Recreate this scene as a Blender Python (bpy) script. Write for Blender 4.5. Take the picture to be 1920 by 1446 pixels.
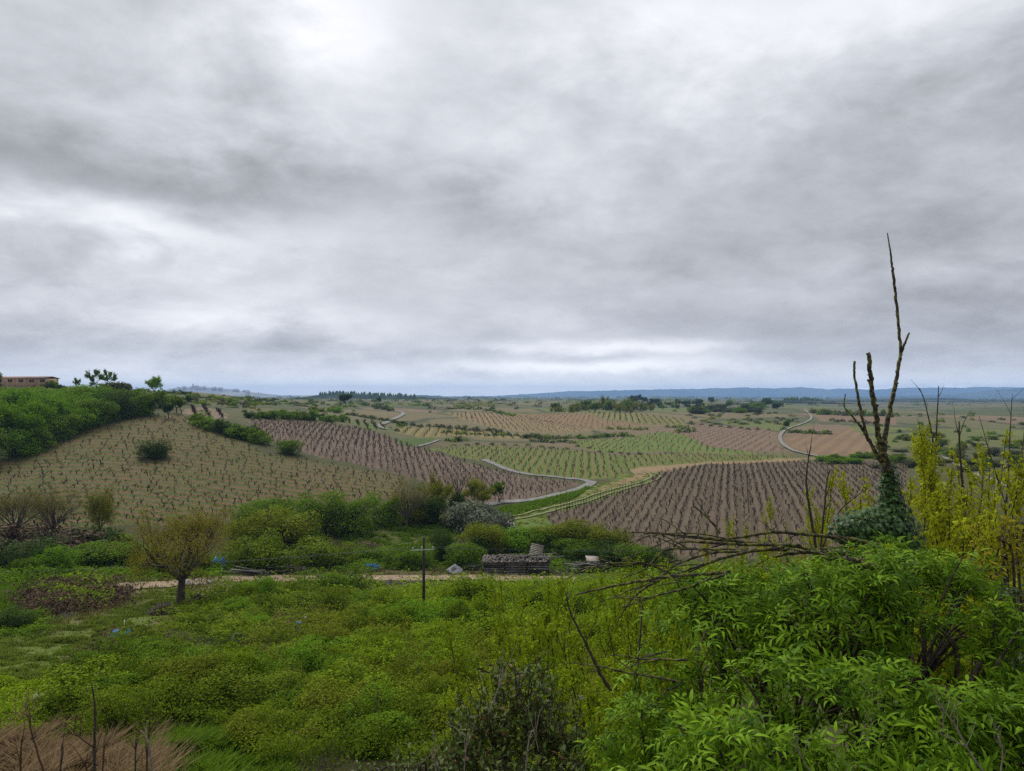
import bpy, math, random
import numpy as np
from mathutils import Vector, Matrix

for o in list(bpy.data.objects):
    bpy.data.objects.remove(o)
SC = bpy.context.scene
COL = SC.collection
R = np.random.default_rng(7)
random.seed(7)

# ---------------------------------------------------------------- camera
F = 1450.0            # focal length in pixels of the 1920 px wide photograph
CX, CY, HOR = 960.0, 723.0, 740.0
CZ = 30.0
TH = math.atan((HOR - CY) / F)
cam_d = bpy.data.cameras.new("camera")
cam = bpy.data.objects.new("camera", cam_d)
COL.objects.link(cam)
cam.location = (0, 0, CZ)
cam.rotation_euler = (math.pi / 2 + TH, 0, 0)
cam_d.sensor_width = 36.0
cam_d.lens = 36.0 * F / 1920.0
cam_d.clip_start = 0.05
cam_d.clip_end = 40000
SC.camera = cam

# ---------------------------------------------------------------- view transform
SC.view_settings.view_transform = 'Standard'
SC.view_settings.look = 'None'
SC.view_settings.exposure = 1.25
SC.view_settings.gamma = 1.0
SC.view_settings.use_curve_mapping = False
SC.render.engine = 'CYCLES'
SC.cycles.max_bounces = 6
SC.cycles.diffuse_bounces = 3
SC.cycles.transmission_bounces = 3
SC.cycles.transparent_max_bounces = 4
SC.cycles.volume_bounces = 1
SC.cycles.use_denoising = False
try:
    SC.cycles.denoiser = 'OPENIMAGEDENOISE'
    SC.cycles.denoising_input_passes = 'RGB_ALBEDO_NORMAL'
except Exception:
    pass

# ---------------------------------------------------------------- node helper
class E:
    """a shader value with arithmetic"""
    def __init__(s, nt, sock): s.nt, s.s = nt, sock
    def _m(s, op, b=None, rev=False, c=None):
        n = s.nt.nodes.new('ShaderNodeMath'); n.operation = op
        ins = [s, b] if not rev else [b, s]
        if c is not None: ins.append(c)
        for i, v in enumerate(ins):
            if v is None: continue
            if isinstance(v, E): s.nt.links.new(v.s, n.inputs[i])
            else: n.inputs[i].default_value = v
        return E(s.nt, n.outputs[0])
    def __add__(s, b): return s._m('ADD', b)
    __radd__ = __add__
    def __sub__(s, b): return s._m('SUBTRACT', b)
    def __rsub__(s, b): return s._m('SUBTRACT', b, True)
    def __mul__(s, b): return s._m('MULTIPLY', b)
    __rmul__ = __mul__
    def __truediv__(s, b): return s._m('DIVIDE', b)
    def f(s, op, b=None, c=None): return s._m(op, b, False, c)
def nnoise(nt, vec, scale, detail=4, rough=0.55, dist=0.0):
    n = nt.nodes.new('ShaderNodeTexNoise')
    n.inputs['Scale'].default_value = scale; n.inputs['Detail'].default_value = detail
    n.inputs['Roughness'].default_value = rough; n.inputs['Distortion'].default_value = dist
    nt.links.new(vec, n.inputs['Vector'])
    return E(nt, n.outputs[0])
def sstep(e, a, b):
    n = e.nt.nodes.new('ShaderNodeMapRange'); n.interpolation_type = 'SMOOTHSTEP'
    n.inputs[1].default_value = a; n.inputs[2].default_value = b
    e.nt.links.new(e.s, n.inputs[0])
    return E(e.nt, n.outputs[0])
def mixc(nt, fac, a, b, blend='MIX'):
    n = nt.nodes.new('ShaderNodeMix'); n.data_type = 'RGBA'; n.blend_type = blend
    for i, v in ((0, fac), (6, a), (7, b)):
        if isinstance(v, E): nt.links.new(v.s, n.inputs[i])
        elif hasattr(v, 'is_output'): nt.links.new(v, n.inputs[i])
        elif isinstance(v, (int, float)): n.inputs[i].default_value = v
        else: n.inputs[i].default_value = (*v, 1)
    return n.outputs[2]
def rgb_of(nt, r, g, b):
    n = nt.nodes.new('ShaderNodeCombineColor')
    for i, v in enumerate((r, g, b)):
        if isinstance(v, E): nt.links.new(v.s, n.inputs[i])
        else: n.inputs[i].default_value = v
    return n.outputs[0]

# ---------------------------------------------------------------- world: overcast sky
SUN_EL, SUN_AZ = math.radians(54), math.radians(-35)     # azimuth measured from +Y towards +X
W = bpy.data.worlds.new("World"); SC.world = W; W.use_nodes = True
nt = W.node_tree; nt.nodes.clear()
wo = nt.nodes.new('ShaderNodeOutputWorld')
bg_sky = nt.nodes.new('ShaderNodeBackground'); bg_cl = nt.nodes.new('ShaderNodeBackground')
addsh = nt.nodes.new('ShaderNodeMixShader'); addsh.inputs[0].default_value = 0.93   # the cloud deck covers nearly all of the clear sky
sky = nt.nodes.new('ShaderNodeTexSky'); sky.sky_type = 'NISHITA'; sky.sun_disc = False
sky.sun_elevation = SUN_EL; sky.sun_rotation = SUN_AZ
sky.air_density = 1.0; sky.dust_density = 3.0
satn = nt.nodes.new('ShaderNodeHueSaturation'); satn.inputs['Saturation'].default_value = 0.25
nt.links.new(sky.outputs[0], satn.inputs['Color'])
nt.links.new(satn.outputs[0], bg_sky.inputs[0]); bg_sky.inputs[1].default_value = 0.05; skyk = 1
tc = nt.nodes.new('ShaderNodeTexCoord')
sp = nt.nodes.new('ShaderNodeSeparateXYZ'); nt.links.new(tc.outputs['Generated'], sp.inputs[0])
dx, dy, dz = (E(nt, sp.outputs[i]) for i in range(3))
zc = dz.f('MAXIMUM', 0.0) + 0.26
cb = nt.nodes.new('ShaderNodeCombineXYZ')
nt.links.new((dx / zc).s, cb.inputs[0]); nt.links.new((dy / zc).s, cb.inputs[1])
P = cb.outputs[0]
cb2 = nt.nodes.new('ShaderNodeCombineXYZ')      # clouds seen low on the horizon: long flat layers
nt.links.new((dx * 3.0).s, cb2.inputs[0]); nt.links.new((dy * 3.0).s, cb2.inputs[1]); nt.links.new((dz * 6.0).s, cb2.inputs[2])
P2 = cb2.outputs[0]
n1 = nnoise(nt, P, 0.9, 4, 0.5, 0.3); n2 = nnoise(nt, P, 2.8, 9, 0.60, 0.2); n3 = nnoise(nt, P2, 1.5, 5, 0.5, 0.2)
n4 = nnoise(nt, P2, 5.0, 8, 0.60, 0.3)
az = dx.f('ARCTAN2', dy); el = dz.f('ARCSINE')
azw = az + (n2 - 0.5) * 0.30 + (n3 - 0.5) * 0.16
elw = el + (n3 - 0.5) * 0.16 + (n4 - 0.5) * 0.05
low = 1.0 - sstep(el, 0.004, 0.06)
elh = el + (n4 - 0.5) * 0.025 + (n3 - 0.5) * 0.02
L = 0.425 + (n1 - 0.5) * 0.26 + (n2 - 0.5) * 0.34 + (n3 - 0.5) * 0.18 + (n4 - 0.5) * 0.15
def p2a(px, py):
    a = math.atan((px - CX) / F); return a, math.atan((HOR - py) / F * math.cos(a))
for px, py, sx, sy, amp, hz in [
    (640, 10, 160, 100, 0.22, 0), (560, 170, 150, 120, 0.08, 0), (1300, 40, 260, 120, 0.20, 0), (1800, 10, 260, 90, 0.16, 0),
    (60, 60, 220, 160, -0.05, 0), (250, 320, 420, 85, -0.15, 0), (230, 440, 270, 45, 0.24, 0), (500, 590, 260, 45, 0.14, 0),
    (1620, 330, 420, 170, -0.10, 0), (1750, 600, 350, 90, -0.14, 0), (760, 350, 180, 60, -0.06, 0),
    (1000, 440, 220, 90, -0.05, 0), (120, 640, 400, 60, -0.06, 0), (660, 650, 120, 40, 0.06, 0),
    (1180, 650, 280, 13, 0.24, 1), (1120, 688, 300, 12, 0.24, 1), (1290, 672, 150, 14, 0.12, 1), (1130, 670, 90, 7, -0.10, 1), (900, 700, 120, 14, -0.12, 1),
    (1700, 700, 420, 26, -0.10, 1), (1720, 732, 170, 5, 0.30, 1), (200, 705, 420, 40, -0.06, 1)]:
    a, e = p2a(px, py)
    A_, E_ = (azw, elw) if not hz else (az + (n3 - 0.5) * 0.25, elh)
    g = (((A_ - a) / (sx / F)).f('POWER', 2.0) + ((E_ - e) / (sy / F)).f('POWER', 2.0))
    L = L + (g * -1.0).f('EXPONENT') * amp
L = (L + low * 0.36).f('MAXIMUM', 0.22).f('MINIMUM', 1.0)
up = sstep(dz, -0.03, 0.0)
L = L * up + (1.0 - up) * 0.30
white = sstep(L, 0.35, 0.85)
colr = rgb_of(nt, L * (0.955 + white * 0.035), L * (0.985 + white * 0.01), L * (1.065 - white * 0.045))
nt.links.new(colr, bg_cl.inputs[0]); bg_cl.inputs[1].default_value = 0.66
nt.links.new(bg_sky.outputs[0], addsh.inputs[1]); nt.links.new(bg_cl.outputs[0], addsh.inputs[2])
nt.links.new(addsh.outputs[0], wo.inputs[0])

sun_d = bpy.data.lights.new("sun", 'SUN'); sun_d.energy = 1.5; sun_d.angle = math.radians(45)
sun_d.color = (1.0, 0.97, 0.92)
sun = bpy.data.objects.new("sun", sun_d); COL.objects.link(sun)
sd = Vector((math.sin(SUN_AZ) * math.cos(SUN_EL), math.cos(SUN_AZ) * math.cos(SUN_EL), math.sin(SUN_EL)))
sun.rotation_euler = sd.to_track_quat('Z', 'Y').to_euler()
sun.location = (0, 0, 120)

# ---------------------------------------------------------------- numeric helpers
def _hash(ix, iy, s):
    h = (ix.astype(np.int64) * 374761393 + iy.astype(np.int64) * 668265263 + s * 1442695041) & 0x7fffffff
    h = ((h ^ (h >> 13)) * 1274126177) & 0x7fffffff
    return ((h ^ (h >> 16)) & 0xffff) / 65535.0
def vnoise(x, y, s=0):
    x = np.asarray(x, float); y = np.asarray(y, float)
    ix = np.floor(x); iy = np.floor(y); fx = x - ix; fy = y - iy
    fx = fx * fx * (3 - 2 * fx); fy = fy * fy * (3 - 2 * fy)
    a = _hash(ix, iy, s); b = _hash(ix + 1, iy, s); c = _hash(ix, iy + 1, s); d = _hash(ix + 1, iy + 1, s)
    return (a * (1 - fx) + b * fx) * (1 - fy) + (c * (1 - fx) + d * fx) * fy
def fbm(x, y, s=0, o=4):
    t = 0; a = 0.5; n = 0
    for i in range(o):
        t = t + a * vnoise(x * 2 ** i + 17.3 * i, y * 2 ** i - 9.1 * i, s + i); n += a; a *= 0.5
    return t / n
def inpoly(px, py, poly):
    px = np.asarray(px, float); py = np.asarray(py, float)
    c = np.zeros(np.broadcast(px, py).shape, bool); n = len(poly)
    for i in range(n):
        x1, y1 = poly[i]; x2, y2 = poly[(i + 1) % n]
        if y1 == y2: continue
        t = ((y1 > py) != (y2 > py)) & (px < (x2 - x1) * (py - y1) / (y2 - y1) + x1)
        c ^= t
    return c
ct, st = math.cos(TH), math.sin(TH)
def ray(px, py):
    u = (np.asarray(px, float) - CX) / F; v = (CY - np.asarray(py, float)) / F
    yy = ct - v * st
    return u / yy, (st + v * ct) / yy          # x per unit Y, z per unit Y
def proj(x, y, z):
    dy_ = np.maximum(np.asarray(y, float), 1e-3); dz_ = np.asarray(z, float) - CZ
    d = dy_ * ct + dz_ * st; v = (-dy_ * st + dz_ * ct)
    return CX + F * np.asarray(x, float) / d, CY - F * v / d

# ---------------------------------------------------------------- terrain
COLS = {
 -500: [(6,1900),(24,1446),(34,1290),(46,1200),(66,1100),(80,1062),(95,1015),(110,965),(130,905),(155,850),(200,790),(260,730),(330,722),(600,735),(3000,747),(11500,743)],
 0:    [(6,1900),(24,1446),(34,1290),(46,1205),(66,1110),(80,1064),(95,1020),(106,985),(125,920),(150,852),(200,775),(255,722),(300,721),(420,735),(700,748),(3000,748),(11500,743)],
 170:  [(6,1900),(24,1446),(35,1300),(47,1205),(62,1125),(78,1077),(90,1036),(100,998),(110,955),(127,900),(146,850),(166,803),(182,776),(205,752),(240,732),(300,724),(400,733),(700,748),(3000,748),(11500,743)],
 340:  [(6,1900),(23,1446),(34,1300),(47,1205),(62,1137),(81,1086),(90,1058),(102,1003),(114,952),(130,900),(148,850),(170,803),(192,773),(220,756),(300,737),(420,730),(550,737),(900,747),(3000,747),(11500,743)],
 600:  [(6,1900),(23,1446),(34,1300),(47,1205),(64,1132),(83,1087),(93,1058),(106,1008),(120,958),(140,900),(157,862),(176,832),(215,801),(245,787),(300,775),(420,762),(700,752),(1200,748),(3000,746),(11500,743)],
 850:  [(6,1800),(22,1446),(33,1300),(46,1205),(62,1135),(83,1087),(94,1058),(107,1015),(124,962),(142,920),(168,880),(198,850),(238,825),(300,801),(360,785),(450,771),(700,757),(1200,750),(3000,747),(11500,743)],
 1000: [(6,1750),(20,1446),(32,1300),(45,1205),(62,1135),(83,1087),(96,1048),(110,1002),(125,960),(141,930),(168,893),(208,860),(258,829),(340,800),(440,777),(650,762),(1200,752),(3000,748),(11500,743)],
 1250: [(6,1600),(15,1446),(28,1300),(43,1205),(62,1140),(80,1092),(98,1038),(112,1000),(133,950),(165,902),(202,872),(252,840),(320,811),(420,786),(500,774),(900,757),(1500,751),(3000,748),(11500,743)],
 1500: [(6,1500),(13,1446),(26,1300),(42,1205),(62,1140),(80,1092),(98,1038),(112,1000),(133,950),(168,902),(217,862),(290,822),(400,791),(600,768),(720,764),(900,765),(1500,755),(3000,750),(11500,743)],
 1700: [(6,1500),(13,1446),(26,1300),(42,1205),(62,1140),(80,1090),(98,1036),(112,1000),(133,950),(166,902),(212,855),(290,814),(420,785),(560,775),(750,772),(1500,758),(3000,751),(11500,743)],
 1920: [(6,1500),(13,1446),(26,1300),(42,1205),(62,1140),(80,1090),(98,1036),(112,1000),(132,950),(162,902),(206,855),(300,812),(460,782),(800,764),(1500,756),(3000,751),(11500,743)],
 2500: [(6,1500),(13,1446),(26,1300),(42,1205),(62,1140),(80,1090),(98,1036),(112,1000),(132,950),(162,902),(206,855),(300,812),(460,782),(800,764),(1500,756),(3000,751),(11500,743)],
}
TP = np.arange(-500, 2501, 20.0); TT = np.linspace(math.log(5.0), math.log(12000), 420)
ck = sorted(COLS)
prof = np.array([np.interp(TT, np.log([a for a, _ in COLS[k]]), [b for _, b in COLS[k]]) for k in ck])
TAB = np.array([[0.0]])
TAB = np.stack([np.interp(TP, ck, prof[:, j]) for j in range(len(TT))], 1)
def gsm(a, s, ax):
    k = np.exp(-0.5 * (np.arange(-3 * s, 3 * s + 1) / s) ** 2); k /= k.sum(); r = len(k) // 2
    p = np.concatenate([np.repeat(np.take(a, [0], ax), r, ax), a, np.repeat(np.take(a, [-1], ax), r, ax)], ax)
    return np.apply_along_axis(lambda v: np.convolve(v, k, 'valid'), ax, p)
TAB = gsm(gsm(TAB, 3, 0), 2, 1)
def Hraw(x, y):
    x = np.asarray(x, float); y = np.asarray(y, float)
    ys = np.maximum(y, 5.0)
    px = np.clip(CX + F * x / ys, -500, 2499.9); t = np.clip(np.log(ys), TT[0], TT[-1] - 1e-6)
    i = (px - TP[0]) / 20.0; j = (t - TT[0]) / (TT[1] - TT[0])
    i0 = np.clip(i.astype(int), 0, len(TP) - 2); j0 = np.clip(j.astype(int), 0, len(TT) - 2); fi = i - i0; fj = j - j0
    v = (TAB[i0, j0] * (1 - fj) + TAB[i0, j0 + 1] * fj) * (1 - fi) + (TAB[i0 + 1, j0] * (1 - fj) + TAB[i0 + 1, j0 + 1] * fj) * fi
    z = CZ + ys * ray(960, v)[1]
    near = CZ - 1.75 - 0.42 * np.clip(y, 0, 9) - 0.15 * np.clip(np.abs(x) - 3, 0, 8)
    w = np.clip((y - 4.0) / 5.0, 0, 1); w = w * w * (3 - 2 * w)
    return near * (1 - w) + z * w
def Hh(x, y):
    z = Hraw(x, y); yy = np.clip(np.asarray(y, float), 0, None)
    a = np.clip((yy - 6) / 14, 0, 1)
    z = z + a * (0.55 * (fbm(x / 9.0, y / 9.0, 3) - 0.5) + 0.22 * (fbm(x / 1.7, y / 1.7, 5, 3) - 0.5))
    b = np.clip((yy - 220) / 300, 0, 1)
    return z + b * 1.3 * (fbm(x / 60.0, y / 60.0, 11) - 0.5)
# depth of the first ground point seen along each pixel
DP = np.arange(-700, 2700, 6.0); YS = np.exp(np.linspace(math.log(6), math.log(11000), 2600)); PYG = np.arange(730, 1900, 1.0)
DM = np.zeros((len(DP), len(PYG)))
for k, p in enumerate(DP):
    u = (p - CX) / F
    xx = u * YS; zz = Hh(xx, YS); q = proj(xx, YS, zz)[1]
    m = np.minimum.accumulate(q)
    idx = np.searchsorted(-m, -PYG)
    DM[k] = YS[np.clip(idx, 0, len(YS) - 1)]
def depth(px, py):
    i = np.clip((np.asarray(px, float) - DP[0]) / 6.0, 0, len(DP) - 1.001); j = np.clip(np.asarray(py, float) - PYG[0], 0, len(PYG) - 1.001)
    i0 = i.astype(int); j0 = j.astype(int); fi = i - i0; fj = j - j0
    g = lambda a, b: np.log(DM[a, b])
    return np.exp((g(i0, j0) * (1 - fi) + g(i0 + 1, j0) * fi) * (1 - fj) + (g(i0, j0 + 1) * (1 - fi) + g(i0 + 1, j0 + 1) * fi) * fj)
def at(px, py):
    """ground point seen at a pixel"""
    Y = depth(px, py); x = ray(px, py)[0] * Y
    return x, Y, Hh(x, Y)
def pt(px, py, Y):
    """point on the line of sight of a pixel at depth Y"""
    a, b = ray(px, py)
    return np.array([a * Y, Y, CZ + b * Y])

# ---------------------------------------------------------------- mesh building
class MB:
    def __init__(s): s.V = []; s.F = {3: [], 4: []}; s.A = []; s.n = 0; s.M = {3: [], 4: []}
    def add(s, V, Fc, a=0.5, mi=0):
        V = np.asarray(V, float).reshape(-1, 3)
        s.V.append(V); s.A.append(np.broadcast_to(np.asarray(a, float), (len(V),)).copy())
        for f in (Fc if isinstance(Fc, list) else [Fc]):
            f = np.asarray(f, int)
            if len(f) == 0: continue
            s.F[f.shape[1]].append(f + s.n); s.M[f.shape[1]].append(np.full(len(f), mi, int))
        s.n += len(V)
    def tube(s, pts, rad, sides=5, a=0.5, cap=True, mi=0):
        pts = np.asarray(pts, float); rad = np.broadcast_to(np.asarray(rad, float), (len(pts),)); n = len(pts)
        t = np.gradient(pts, axis=0); t /= np.linalg.norm(t, axis=1, keepdims=True) + 1e-9
        ref = np.where(np.abs(t[:, 2:3]) > 0.92, [[1.0, 0, 0]], [[0, 0, 1.0]])
        b = np.cross(t, ref); b /= np.linalg.norm(b, axis=1, keepdims=True) + 1e-9; c = np.cross(b, t)
        for k in range(1, n):
            if np.dot(b[k], b[k - 1]) < -0.2: b[k] *= -1; c[k] *= -1
        an = np.arange(sides) * 2 * math.pi / sides
        V = pts[:, None] + rad[:, None, None] * (np.cos(an)[None, :, None] * b[:, None] + np.sin(an)[None, :, None] * c[:, None])
        i = np.arange(n - 1)[:, None] * sides; j = np.arange(sides)[None]; j2 = (j + 1) % sides
        Fq = np.stack([i + j, i + j2, i + sides + j2, i + sides + j], -1).reshape(-1, 4)
        fs = [Fq]
        if cap and sides >= 3:
            e = (n - 1) * sides
            fs.append(np.array([[e, e + k, e + k + 1] for k in range(1, sides - 1)]))
            fs.append(np.array([[0, k + 1, k] for k in range(1, sides - 1)]))
        s.add(V.reshape(-1, 3), fs, a, mi)
    def box(s, c, sz, rot=None, a=0.5, mi=0):
        v = np.array([[x, y, z] for x in (-.5, .5) for y in (-.5, .5) for z in (-.5, .5)]) * np.asarray(sz, float)
        if rot is not None: v = v @ np.asarray(rot, float).T
        s.add(v + np.asarray(c, float), np.array([[0, 1, 3, 2], [4, 6, 7, 5], [0, 4, 5, 1], [2, 3, 7, 6], [0, 2, 6, 4], [1, 5, 7, 3]]), a, mi)
    def leaves(s, p, n, d, ln, wd, a, mi=0, fold=0.18):
        """diamond leaves: base p, normal n, direction d"""
        N = len(p)
        if N == 0: return
        n = n / (np.linalg.norm(n, axis=1, keepdims=True) + 1e-9)
        d = d - n * (d * n).sum(1, keepdims=True); d /= np.linalg.norm(d, axis=1, keepdims=True) + 1e-9
        b = np.cross(n, d); ln = np.broadcast_to(ln, (N,))[:, None]; wd = np.broadcast_to(wd, (N,))[:, None]
        m = p + d * ln * 0.45
        V = np.stack([p, m + b * wd * .5 + n * ln * fold, p + d * ln - n * ln * fold * .6, m - b * wd * .5 + n * ln * fold], 1)
        i = np.arange(N)[:, None] * 4
        s.add(V.reshape(-1, 3), (i + np.array([[0, 3, 2, 1]])), np.repeat(a, 4), mi)
    def mesh(s, name, mats, smooth=False):
        V = np.concatenate(s.V).astype(np.float32); A = np.concatenate(s.A).astype(np.float32)
        fs = [np.concatenate(s.F[k]) for k in (3, 4) if s.F[k]]; ms = [np.concatenate(s.M[k]) for k in (3, 4) if s.F[k]]
        me = bpy.data.meshes.new(name)
        lv = np.concatenate([f.ravel() for f in fs]).astype(np.int32)
        lt = np.concatenate([np.full(len(f), f.shape[1]) for f in fs]).astype(np.int32)
        ls = np.concatenate([[0], np.cumsum(lt)[:-1]]).astype(np.int32)
        me.vertices.add(len(V)); me.vertices.foreach_set('co', V.ravel())
        me.loops.add(len(lv)); me.loops.foreach_set('vertex_index', lv)
        me.polygons.add(len(lt)); me.polygons.foreach_set('loop_start', ls); me.polygons.foreach_set('loop_total', lt)
        me.polygons.foreach_set('material_index', np.concatenate(ms).astype(np.int32))
        if smooth: me.polygons.foreach_set('use_smooth', np.ones(len(lt), bool))
        at_ = me.attributes.new('v', 'FLOAT', 'POINT'); at_.data.foreach_set('value', A)
        for m in (mats if isinstance(mats, (list, tuple)) else [mats]): me.materials.append(m)
        me.update(calc_edges=True)
        return me
def link(name, me, parent=None, loc=(0, 0, 0)):
    o = bpy.data.objects.new(name, me); COL.objects.link(o); o.location = loc
    if parent is not None: o.parent = parent
    return o
def tag(o, label, cat, group=None):
    o['label'] = label; o['category'] = cat
    if group: o['group'] = group
    return o
def kind(o, k, label=None):
    o['kind'] = k
    if label: o['label'] = label
    return o
def empty(name, loc):
    o = bpy.data.objects.new(name, None); COL.objects.link(o); o.location = loc; o.empty_display_size = 0.3
    return o

# ---------------------------------------------------------------- materials
def newmat(name):
    m = bpy.data.materials.new(name); m.use_nodes = True; t = m.node_tree; t.nodes.clear()
    out = t.nodes.new('ShaderNodeOutputMaterial'); b = t.nodes.new('ShaderNodeBsdfPrincipled')
    t.links.new(b.outputs[0], out.inputs[0])
    return m, t, b, out
def attr(t, name, col=False):
    n = t.nodes.new('ShaderNodeAttribute'); n.attribute_name = name
    return n.outputs['Color'] if col else E(t, n.outputs['Fac'])
def leafmat(name, c1, c2, transl=0.38, rough=0.6, var=0.35, c3=None, spec=.02):
    m, t, b, out = newmat(name)
    v = attr(t, 'v'); oi = t.nodes.new('ShaderNodeObjectInfo'); rnd = E(t, oi.outputs['Random'])
    c = mixc(t, v, c1, c2)
    if c3 is not None: c = mixc(t, sstep(v, 0.86, 0.97), c, c3)
    g = t.nodes.new('ShaderNodeNewGeometry')
    nz = nnoise(t, g.outputs['Position'], 0.9, 2)
    k = 1.0 - var * 0.5 + (rnd * 0.5 + nz * 0.5) * var
    c = mixc(t, 1.0, c, rgb_of(t, k, k, k), 'MULTIPLY')
    t.links.new(c, b.inputs['Base Color']); b.inputs['Roughness'].default_value = rough
    b.inputs['Specular IOR Level'].default_value = spec
    tr = t.nodes.new('ShaderNodeBsdfTranslucent'); t.links.new(c, tr.inputs[0])
    mx = t.nodes.new('ShaderNodeMixShader'); mx.inputs[0].default_value = transl
    t.links.new(b.outputs[0], mx.inputs[1]); t.links.new(tr.outputs[0], mx.inputs[2]); t.links.new(mx.outputs[0], out.inputs[0])
    return m
def roughmat(name, c1, c2, scale=6.0, rough=0.9, bump=0.4, stretch=(1, 1, 1), c3=None, thr=(0.4, 0.62), thr3=(0.56, 0.66), useattr=0.3):
    """mottled matte surface (bark, timber, soil, stone)"""
    m, t, b, out = newmat(name)
    tc_ = t.nodes.new('ShaderNodeTexCoord'); mp = t.nodes.new('ShaderNodeMapping'); mp.inputs['Scale'].default_value = stretch
    t.links.new(tc_.outputs['Object'], mp.inputs[0])
    n = nnoise(t, mp.outputs[0], scale, 6, 0.6); nn = nnoise(t, mp.outputs[0], scale * 5, 4, 0.6)
    c = mixc(t, sstep(n * 0.7 + nn * 0.3, *thr), c1, c2)
    if c3 is not None: c = mixc(t, sstep(nnoise(t, mp.outputs[0], scale * 0.8 + 3, 4), *thr3), c, c3)
    v = attr(t, 'v'); k = 1.0 - useattr * 0.5 + v * useattr + (nn - 0.5) * 0.35
    c = mixc(t, 1.0, c, rgb_of(t, k, k, k), 'MULTIPLY')
    t.links.new(c, b.inputs['Base Color']); b.inputs['Roughness'].default_value = rough; b.inputs['Specular IOR Level'].default_value = 0.2
    bp = t.nodes.new('ShaderNodeBump'); bp.inputs['Strength'].default_value = bump; bp.inputs['Distance'].default_value = 0.02
    t.links.new((n * 0.6 + nn * 0.4).s, bp.inputs['Height']); t.links.new(bp.outputs[0], b.inputs['Normal'])
    return m
M = {}
M['bark'] = roughmat('bark', (.045, .036, .026), (.09, .078, .062), 7, stretch=(1, 1, .35))
M['bark_grey'] = roughmat('bark_grey', (.07, .063, .05), (.13, .12, .10), 7, stretch=(1, 1, .35))
M['lichen_bark'] = roughmat('lichen_bark', (.020, .017, .013), (.070, .062, .048), 26, c3=(.15, .14, .035), thr3=(.47, .60), bump=0.9)
M['twig'] = roughmat('twig', (.04, .03, .022), (.075, .06, .045), 14)
M['pale_twig'] = roughmat('pale_twig', (.16, .13, .10), (.26, .22, .17), 14)
M['vine_wood'] = roughmat('vine_wood', (.022, .018, .014), (.05, .04, .033), 12)
M['vine_cane'] = roughmat('vine_cane', (.055, .037, .030), (.11, .080, .066), 6)
M['vine_green'] = roughmat('vine_green', (.05, .055, .02), (.10, .09, .04), 6)
M['pole_wood'] = roughmat('pole_wood', (.025, .020, .016), (.05, .042, .034), 9, stretch=(1, 1, .2))
M['old_plank'] = roughmat('old_plank', (.095, .085, .076), (.20, .185, .165), 4, stretch=(.25, 1, 1), bump=.6)
M['dark_plank'] = roughmat('dark_plank', (.03, .026, .023), (.075, .066, .058), 4, stretch=(.25, 1, 1), bump=.6)
M['metal_grey'] = roughmat('metal_grey', (.30, .30, .31), (.42, .42, .42), 5, rough=.5)
M['wire'] = roughmat('wire', (.05, .05, .05), (.09, .09, .09), 5, rough=.5)
M['tile'] = roughmat('roof_tile', (.085, .075, .066), (.17, .15, .13), 9, c3=(.07, .05, .04))
M['rust'] = roughmat('rusty_metal', (.09, .045, .03), (.18, .09, .05), 6, rough=.8)
M['rust_pale'] = roughmat('rusty_pale_sheet', (.20, .17, .14), (.30, .26, .22), 3, rough=.8)
M['stone'] = roughmat('stone', (.24, .23, .21), (.42, .40, .37), 3.0)
M['white_plastic'] = roughmat('white_plastic', (.5, .5, .5), (.7, .7, .69), 3, rough=.5, bump=.1)
M['blue_plastic'] = roughmat('blue_plastic', (.02, .13, .42), (.05, .24, .62), 3, rough=.45, bump=.1)
M['black_plastic'] = roughmat('black_rubber', (.012, .012, .013), (.03, .03, .03), 5, rough=.7)
M['grey_sheet'] = roughmat('grey_sheeting', (.13, .13, .135), (.26, .26, .26), 2, rough=.7)
M['log'] = roughmat('log_bark', (.022, .019, .015), (.065, .054, .044), 8, stretch=(.4, 1, 1))
M['log_end'] = roughmat('log_end', (.10, .08, .055), (.19, .15, .105), 8)
M['rubble'] = roughmat('rubble', (.09, .07, .055), (.17, .14, .115), 5)
M['barn_wall'] = roughmat('barn_wall', (.30, .205, .13), (.40, .28, .18), .6, bump=.1)
M['barn_roof'] = roughmat('barn_roof', (.26, .17, .14), (.36, .25, .21), .8, bump=.1)
M['glass_dark'] = roughmat('dark_window', (.03, .03, .032), (.05, .05, .052), 1, rough=.2, bump=0)
M['town_wall'] = roughmat('town_wall', (.35, .33, .30), (.5, .48, .44), .02, bump=0)
M['road'] = roughmat('worn_asphalt', (.13, .125, .12), (.20, .19, .18), .9, bump=.2)
M['far_road'] = roughmat('pale_gravel', (.14, .132, .112), (.21, .198, .168), .5, bump=.2)
M['rut'] = roughmat('pale_rut', (.125, .135, .05), (.19, .19, .085), 1.2, bump=.3)
M['dirt'] = roughmat('dirt_track', (.17, .12, .075), (.27, .20, .135), .8, bump=.4, c3=(.11, .10, .04), thr3=(.56, .68))

# leaves                              dark                 light
M['lf_green'] = leafmat('leaf_green', (.044, .094, .005), (.165, .275, .014))
M['lf_dark'] = leafmat('leaf_dark', (.022, .048, .008), (.066, .116, .016), .25)
M['lf_bright'] = leafmat('leaf_bright', (.065, .15, .006), (.19, .34, .014), .4)
M['lf_olive'] = leafmat('leaf_olive', (.076, .098, .006), (.215, .250, .016))
M['lf_yellow'] = leafmat('leaf_yellowgreen', (.11, .130, .006), (.25, .26, .016), .3)
M['lf_silver'] = leafmat('leaf_silver', (.092, .106, .066), (.19, .21, .14), .2)
M['lf_rust'] = leafmat('leaf_rust', (.125, .118, .010), (.26, .235, .022), .4)
M['lf_brown'] = leafmat('leaf_brown', (.055, .036, .022), (.125, .083, .052), .1)
M['lf_greygreen'] = leafmat('leaf_greygreen', (.040, .052, .022), (.095, .112, .044), .15)
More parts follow.
